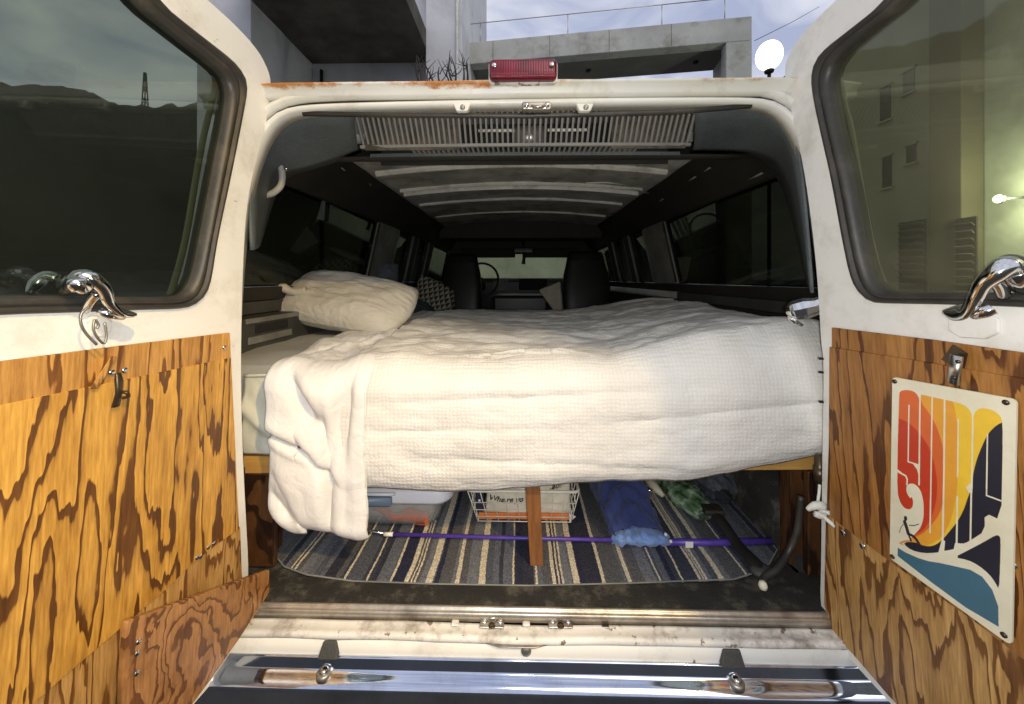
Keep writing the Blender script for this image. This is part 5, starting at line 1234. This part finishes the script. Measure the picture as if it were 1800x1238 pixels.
# loose wire twisted round the left latch
tw = thing('twisted_wire', 'thin grey wire loops dangling from the left window latch', 'wire', tuple(DL.px(165, 560, .03)))
for pts in (((158, 538), (143, 552), (143, 572), (154, 590), (170, 606)), ((166, 562), (164, 578), (170, 592), (182, 604), (187, 592), (184, 568)), ((168, 562), (173, 572), (170, 578))):
    tube('loop', smooth_path([DL.px(x, y, .032) for x, y in pts], 5), .0016, 'screw', tw, 6)

# ================================================================== painted metal sign on the right door
def hom(src, dst):
    A = []; B = []
    for (x, y), (X_, Y_) in zip(src, dst):
        A += [[x, y, 1, 0, 0, 0, -X_ * x, -X_ * y], [0, 0, 0, x, y, 1, -Y_ * x, -Y_ * y]]; B += [X_, Y_]
    h = np.linalg.solve(np.array(A, float), np.array(B, float)); return np.append(h, 1).reshape(3, 3)
ZQ = [(88, 108), (1127, 296), (1087, 2362), (66, 1626)]          # sign corners in an enlarged view (4.76 x) of the photograph
H = hom([(0, 0), (1, 0), (1, 1), (0, 1)], ZQ)
def sign_image():
    w, h, ss = 384, 840, 2
    yy, xx = np.mgrid[0:h * ss, 0:w * ss]; s = (xx + .5) / (w * ss); t = (yy + .5) / (h * ss)
    D_ = H[2, 0] * s + H[2, 1] * t + 1; X_ = (H[0, 0] * s + H[0, 1] * t + H[0, 2]) / D_; Y_ = (H[1, 0] * s + H[1, 1] * t + H[1, 2]) / D_
    def sm(pts, n=2):
        p = [V((a, b, 0)) for a, b in pts]; return [(q.x, q.y) for q in chaikin(p, n)]
    def ins(pts, smooth=2):
        p = sm(pts, smooth) if smooth else pts; r = np.zeros(X_.shape, bool)
        xs = [q[0] for q in p]; ys = [q[1] for q in p]
        m_ = (X_ >= min(xs)) & (X_ <= max(xs)) & (Y_ >= min(ys)) & (Y_ <= max(ys)); a, b = X_[m_], Y_[m_]; c = np.zeros(a.shape, bool)
        for (x1_, y1_), (x2_, y2_) in zip(p, p[1:] + p[:1]):
            if y1_ == y2_: continue
            c ^= ((y1_ > b) != (y2_ > b)) & (a < (x2_ - x1_) * (b - y1_) / (y2_ - y1_) + x1_)
        r[m_] = c; return r
    def line(pts, wd):
        r = np.zeros(X_.shape, bool)
        for (x1_, y1_), (x2_, y2_) in zip(pts, pts[1:]):
            dx, dy_ = x2_ - x1_, y2_ - y1_; L2 = dx * dx + dy_ * dy_; k = np.clip(((X_ - x1_) * dx + (Y_ - y1_) * dy_) / L2, 0, 1)
            r |= (X_ - x1_ - k * dx) ** 2 + (Y_ - y1_ - k * dy_) ** 2 < (wd / 2) ** 2
        return r
    cream = (.80, .75, .57); red = (.56, .045, .014); orange = (.70, .135, .030); amber = (.80, .36, .035); yellow = (.86, .55, .04); navy = (.016, .016, .030); teal = (.055, .150, .220)
    img = np.zeros(X_.shape + (3,), np.float32); img[:] = cream
    nzv = np.random.RandomState(1).rand(*X_.shape)
    art = ins([(145, 270), (150, 228), (200, 216), (265, 226), (305, 265), (322, 330), (322, 262), (330, 255), (415, 275), (530, 300), (640, 325), (718, 360), (756, 425), (764, 470), (772, 415), (805, 375), (860, 368), (940, 393), (990, 430), (1012, 485), (1010, 800), (1000, 1310), (862, 1245), (860, 1400), (760, 1466), (690, 1504), (655, 1500), (618, 1545), (555, 1560), (505, 1566), (460, 1580), (350, 1584), (250, 1560), (180, 1506), (210, 1490), (262, 1440), (290, 1410), (325, 1370), (347, 1300), (352, 1230), (346, 1130), (322, 1050), (272, 1000), (225, 1003), (205, 1030), (206, 1075), (238, 1128), (252, 1108), (264, 1160), (255, 1203), (225, 1220), (180, 1200), (146, 1140), (130, 1060), (130, 800)], 1)
    c = np.zeros(X_.shape, int)
    c[:] = 3
    c[ins([(100, 100), (560, 150), (600, 330), (632, 470), (640, 700), (638, 950), (620, 1150), (560, 1380), (430, 1520), (100, 1560)])] = 2
    c[ins([(100, 100), (322, 200), (326, 322), (390, 400), (450, 500), (500, 640), (521, 760), (522, 1000), (508, 1200), (455, 1300), (395, 1372), (320, 1440), (100, 1500)])] = 1
    c[ins([(100, 440), (150, 458), (215, 486), (280, 540), (335, 605), (400, 700), (440, 830), (462, 960), (465, 1080), (440, 1220), (395, 1330), (315, 1425), (100, 1480)])] = 0
    c[ins([(1100, 470), (1012, 488), (960, 510), (890, 580), (850, 660), (800, 780), (772, 880), (760, 960), (745, 1060), (720, 1115), (690, 1210), (640, 1310), (560, 1410), (490, 1490), (420, 1528), (340, 1520), (300, 1495), (215, 1488), (150, 1500), (200, 1600), (700, 1650), (1100, 1500)])] = 4
    for k, col in enumerate((red, orange, amber, yellow, navy)): img[art & (c == k)] = col
    for pts, wd in (([(228, 345), (223, 600), (220, 818), (312, 846)], 11), ([(320, 255), (316, 600), (312, 1010)], 13), ([(422, 270), (414, 800), (404, 1412)], 12), ([(526, 296), (520, 900), (508, 1575)], 15), ([(640, 462), (634, 945)], 12), ([(632, 1110), (626, 1540)], 15), ([(762, 410), (758, 700), (753, 1040)], 13), ([(750, 1040), (742, 1490)], 15), ([(884, 590), (876, 1100), (1000, 1146)], 12), ([(120, 893), (200, 936), (213, 965), (210, 1010)], 13)):
        img[line(pts, wd)] = cream
    for pts in ([(262, 838), (318, 838), (310, 940), (296, 885)], [(742, 1000), (704, 1032), (730, 1078), (758, 1074), (760, 995)], [(120, 872), (170, 910), (120, 900)], [(500, 1480), (530, 1480), (520, 1590), (470, 1590)], [(612, 1500), (655, 1500), (650, 1560), (600, 1560)]): img[ins(pts, 0)] = cream
    img[ins([(606, 1618), (720, 1560), (850, 1492), (955, 1430), (988, 1440), (995, 1480), (990, 1700), (981, 1890), (950, 1830), (900, 1760), (810, 1685), (720, 1640)], 1)] = navy
    img[ins([(133, 1536), (200, 1578), (300, 1622), (390, 1650), (480, 1664), (600, 1690), (740, 1722), (840, 1780), (925, 1890), (975, 2030), (978, 2200), (840, 2118), (700, 2036), (400, 1815), (132, 1606)], 0)] = teal
    img[ins([(135, 1498), (200, 1470), (250, 1480), (320, 1510), (260, 1525), (180, 1520)], 1) & ~ins([(170, 1500), (260, 1480), (330, 1520), (200, 1540)], 0)] = (.68, .32, .12)
    dark = (.03, .026, .03)
    for pts, wd in (([(198, 1285), (200, 1300)], 26), ([(190, 1318), (205, 1360), (222, 1420)], 26), ([(222, 1420), (262, 1440), (290, 1470), (315, 1510)], 20), ([(222, 1420), (245, 1480)], 14), ([(232, 1350), (270, 1352), (308, 1340)], 8), ([(180, 1340), (160, 1370), (147, 1410)], 6)): img[line(pts, wd)] = dark
    img *= (.93 + .12 * nzv)[..., None]
    img = img.reshape(h, ss, w, ss, 3).mean((1, 3))
    out = np.ones((h, w, 4), np.float32); out[..., :3] = img[::-1]
    im = bpy.data.images.new('sign_print', w, h, float_buffer=True); im.colorspace_settings.name = 'Non-Color'; im.pixels.foreach_set(out.ravel()); im.update(); im.pack()
    return im
m, nt, n, l, p = nodes('sign_print'); im = n.new('ShaderNodeTexImage'); im.image = sign_image()
uvn = n.new('ShaderNodeUVMap'); l.new(uvn.outputs[0], im.inputs[0])
cc = coords(n, l); wz = nd(n, 'ShaderNodeTexNoise', Scale=14.0, Detail=8.0, Roughness=.7); l.new(cc, wz.inputs['Vector'])
l.new(mixc(n, l, 1, im.outputs[0], ramp(n, l, wz.outputs['Fac'], [(.3, (.86, .84, .78)), (.65, (1, 1, 1))]), 'MULTIPLY'), p.inputs['Base Color']); p.inputs['Roughness'].default_value = .38
M['sign'] = m; M['sign_back'] = pm('sign_cream_enamel', (.74, .70, .55), .4, var=.06)
def sign():
    def quad(s, t):
        v = H @ np.array([s, t, 1.0]); return DR.px(1550 + v[0] / v[2] / 4.76, 640 + v[1] / v[2] / 4.76, .0155)
    # rounded outline in sign coordinates
    asp = 2.2; r = .045; out = []
    for cx, cy, a0 in ((1 - r, r / asp, -90), (1 - r, 1 - r / asp, 0), (r, 1 - r / asp, 90), (r, r / asp, 180)):
        for k in range(7):
            a = R(a0 + 15 * k); out.append((cx + r * math.cos(a), cy + r / asp * math.sin(a)))
    bm = bmesh.new(); uv = bm.loops.layers.uv.new('UVMap')
    NX, NY = 12, 24
    # grid clipped by the outline: rows between the straight borders, corners fanned
    def clampc(s, t):
        # pull corner vertices onto the rounded corner
        for cx, cy in ((r, r / asp), (1 - r, r / asp), (r, 1 - r / asp), (1 - r, 1 - r / asp)):
            if (s - cx) * (1 if cx > .5 else -1) > 0 and (t - cy) * (1 if cy > .5 else -1) > 0:
                dx, dy_ = (s - cx) / r, (t - cy) * asp / r; L = math.hypot(dx, dy_); mx = max(abs(dx), abs(dy_))
                if L > 0: s, t = cx + dx / L * mx * r, cy + dy_ / L * mx * r / asp
        return s, t
    ss_ = sorted(set([0, r * .33, r * .66, r, 1 - r, 1 - r * .66, 1 - r * .33, 1] + [r + (1 - 2 * r) * i / NX for i in range(1, NX)]))
    tt_ = sorted(set([0, r / asp * .33, r / asp * .66, r / asp, 1 - r / asp, 1 - r / asp * .66, 1 - r / asp * .33, 1] + [r / asp + (1 - 2 * r / asp) * i / NY for i in range(1, NY)]))
    G = {}
    for i, s in enumerate(ss_):
        for j, t in enumerate(tt_):
            s2, t2 = clampc(s, t); G[i, j] = (bm.verts.new(quad(s2, t2)), s2, t2)
    for i in range(len(ss_) - 1):
        for j in range(len(tt_) - 1):
            q = [G[i, j], G[i + 1, j], G[i + 1, j + 1], G[i, j + 1]]
            f = bm.faces.new([v[0] for v in q])
            for lp, v in zip(f.loops, q): lp[uv].uv = (v[1], 1 - v[2])
    bm.normal_update()
    me = bpy.data.meshes.new('surf_sign'); bm.to_mesh(me); bm.free()
    o = link('surf_sign', me, 'sign'); me.materials.append(M['sign_back'])
    s = o.modifiers.new('s', 'SOLIDIFY'); s.thickness = .0025; s.offset = -1 if me.polygons[0].normal.dot(DR.n) > 0 else 1; s.material_offset_rim = 1
    tag(o, 'cream metal surf sign with red to yellow letters above a navy wave, screwed to plywood', 'sign')
    for a, b in ((.03, .022), (.94, .020), (.955, .975), (.035, .978)):
        c = quad(a, b); tube('screw', [c, c + DR.n * .002], .0035, 'dark_steel', o, 10)
sign()
bpy.context.view_layer.update()
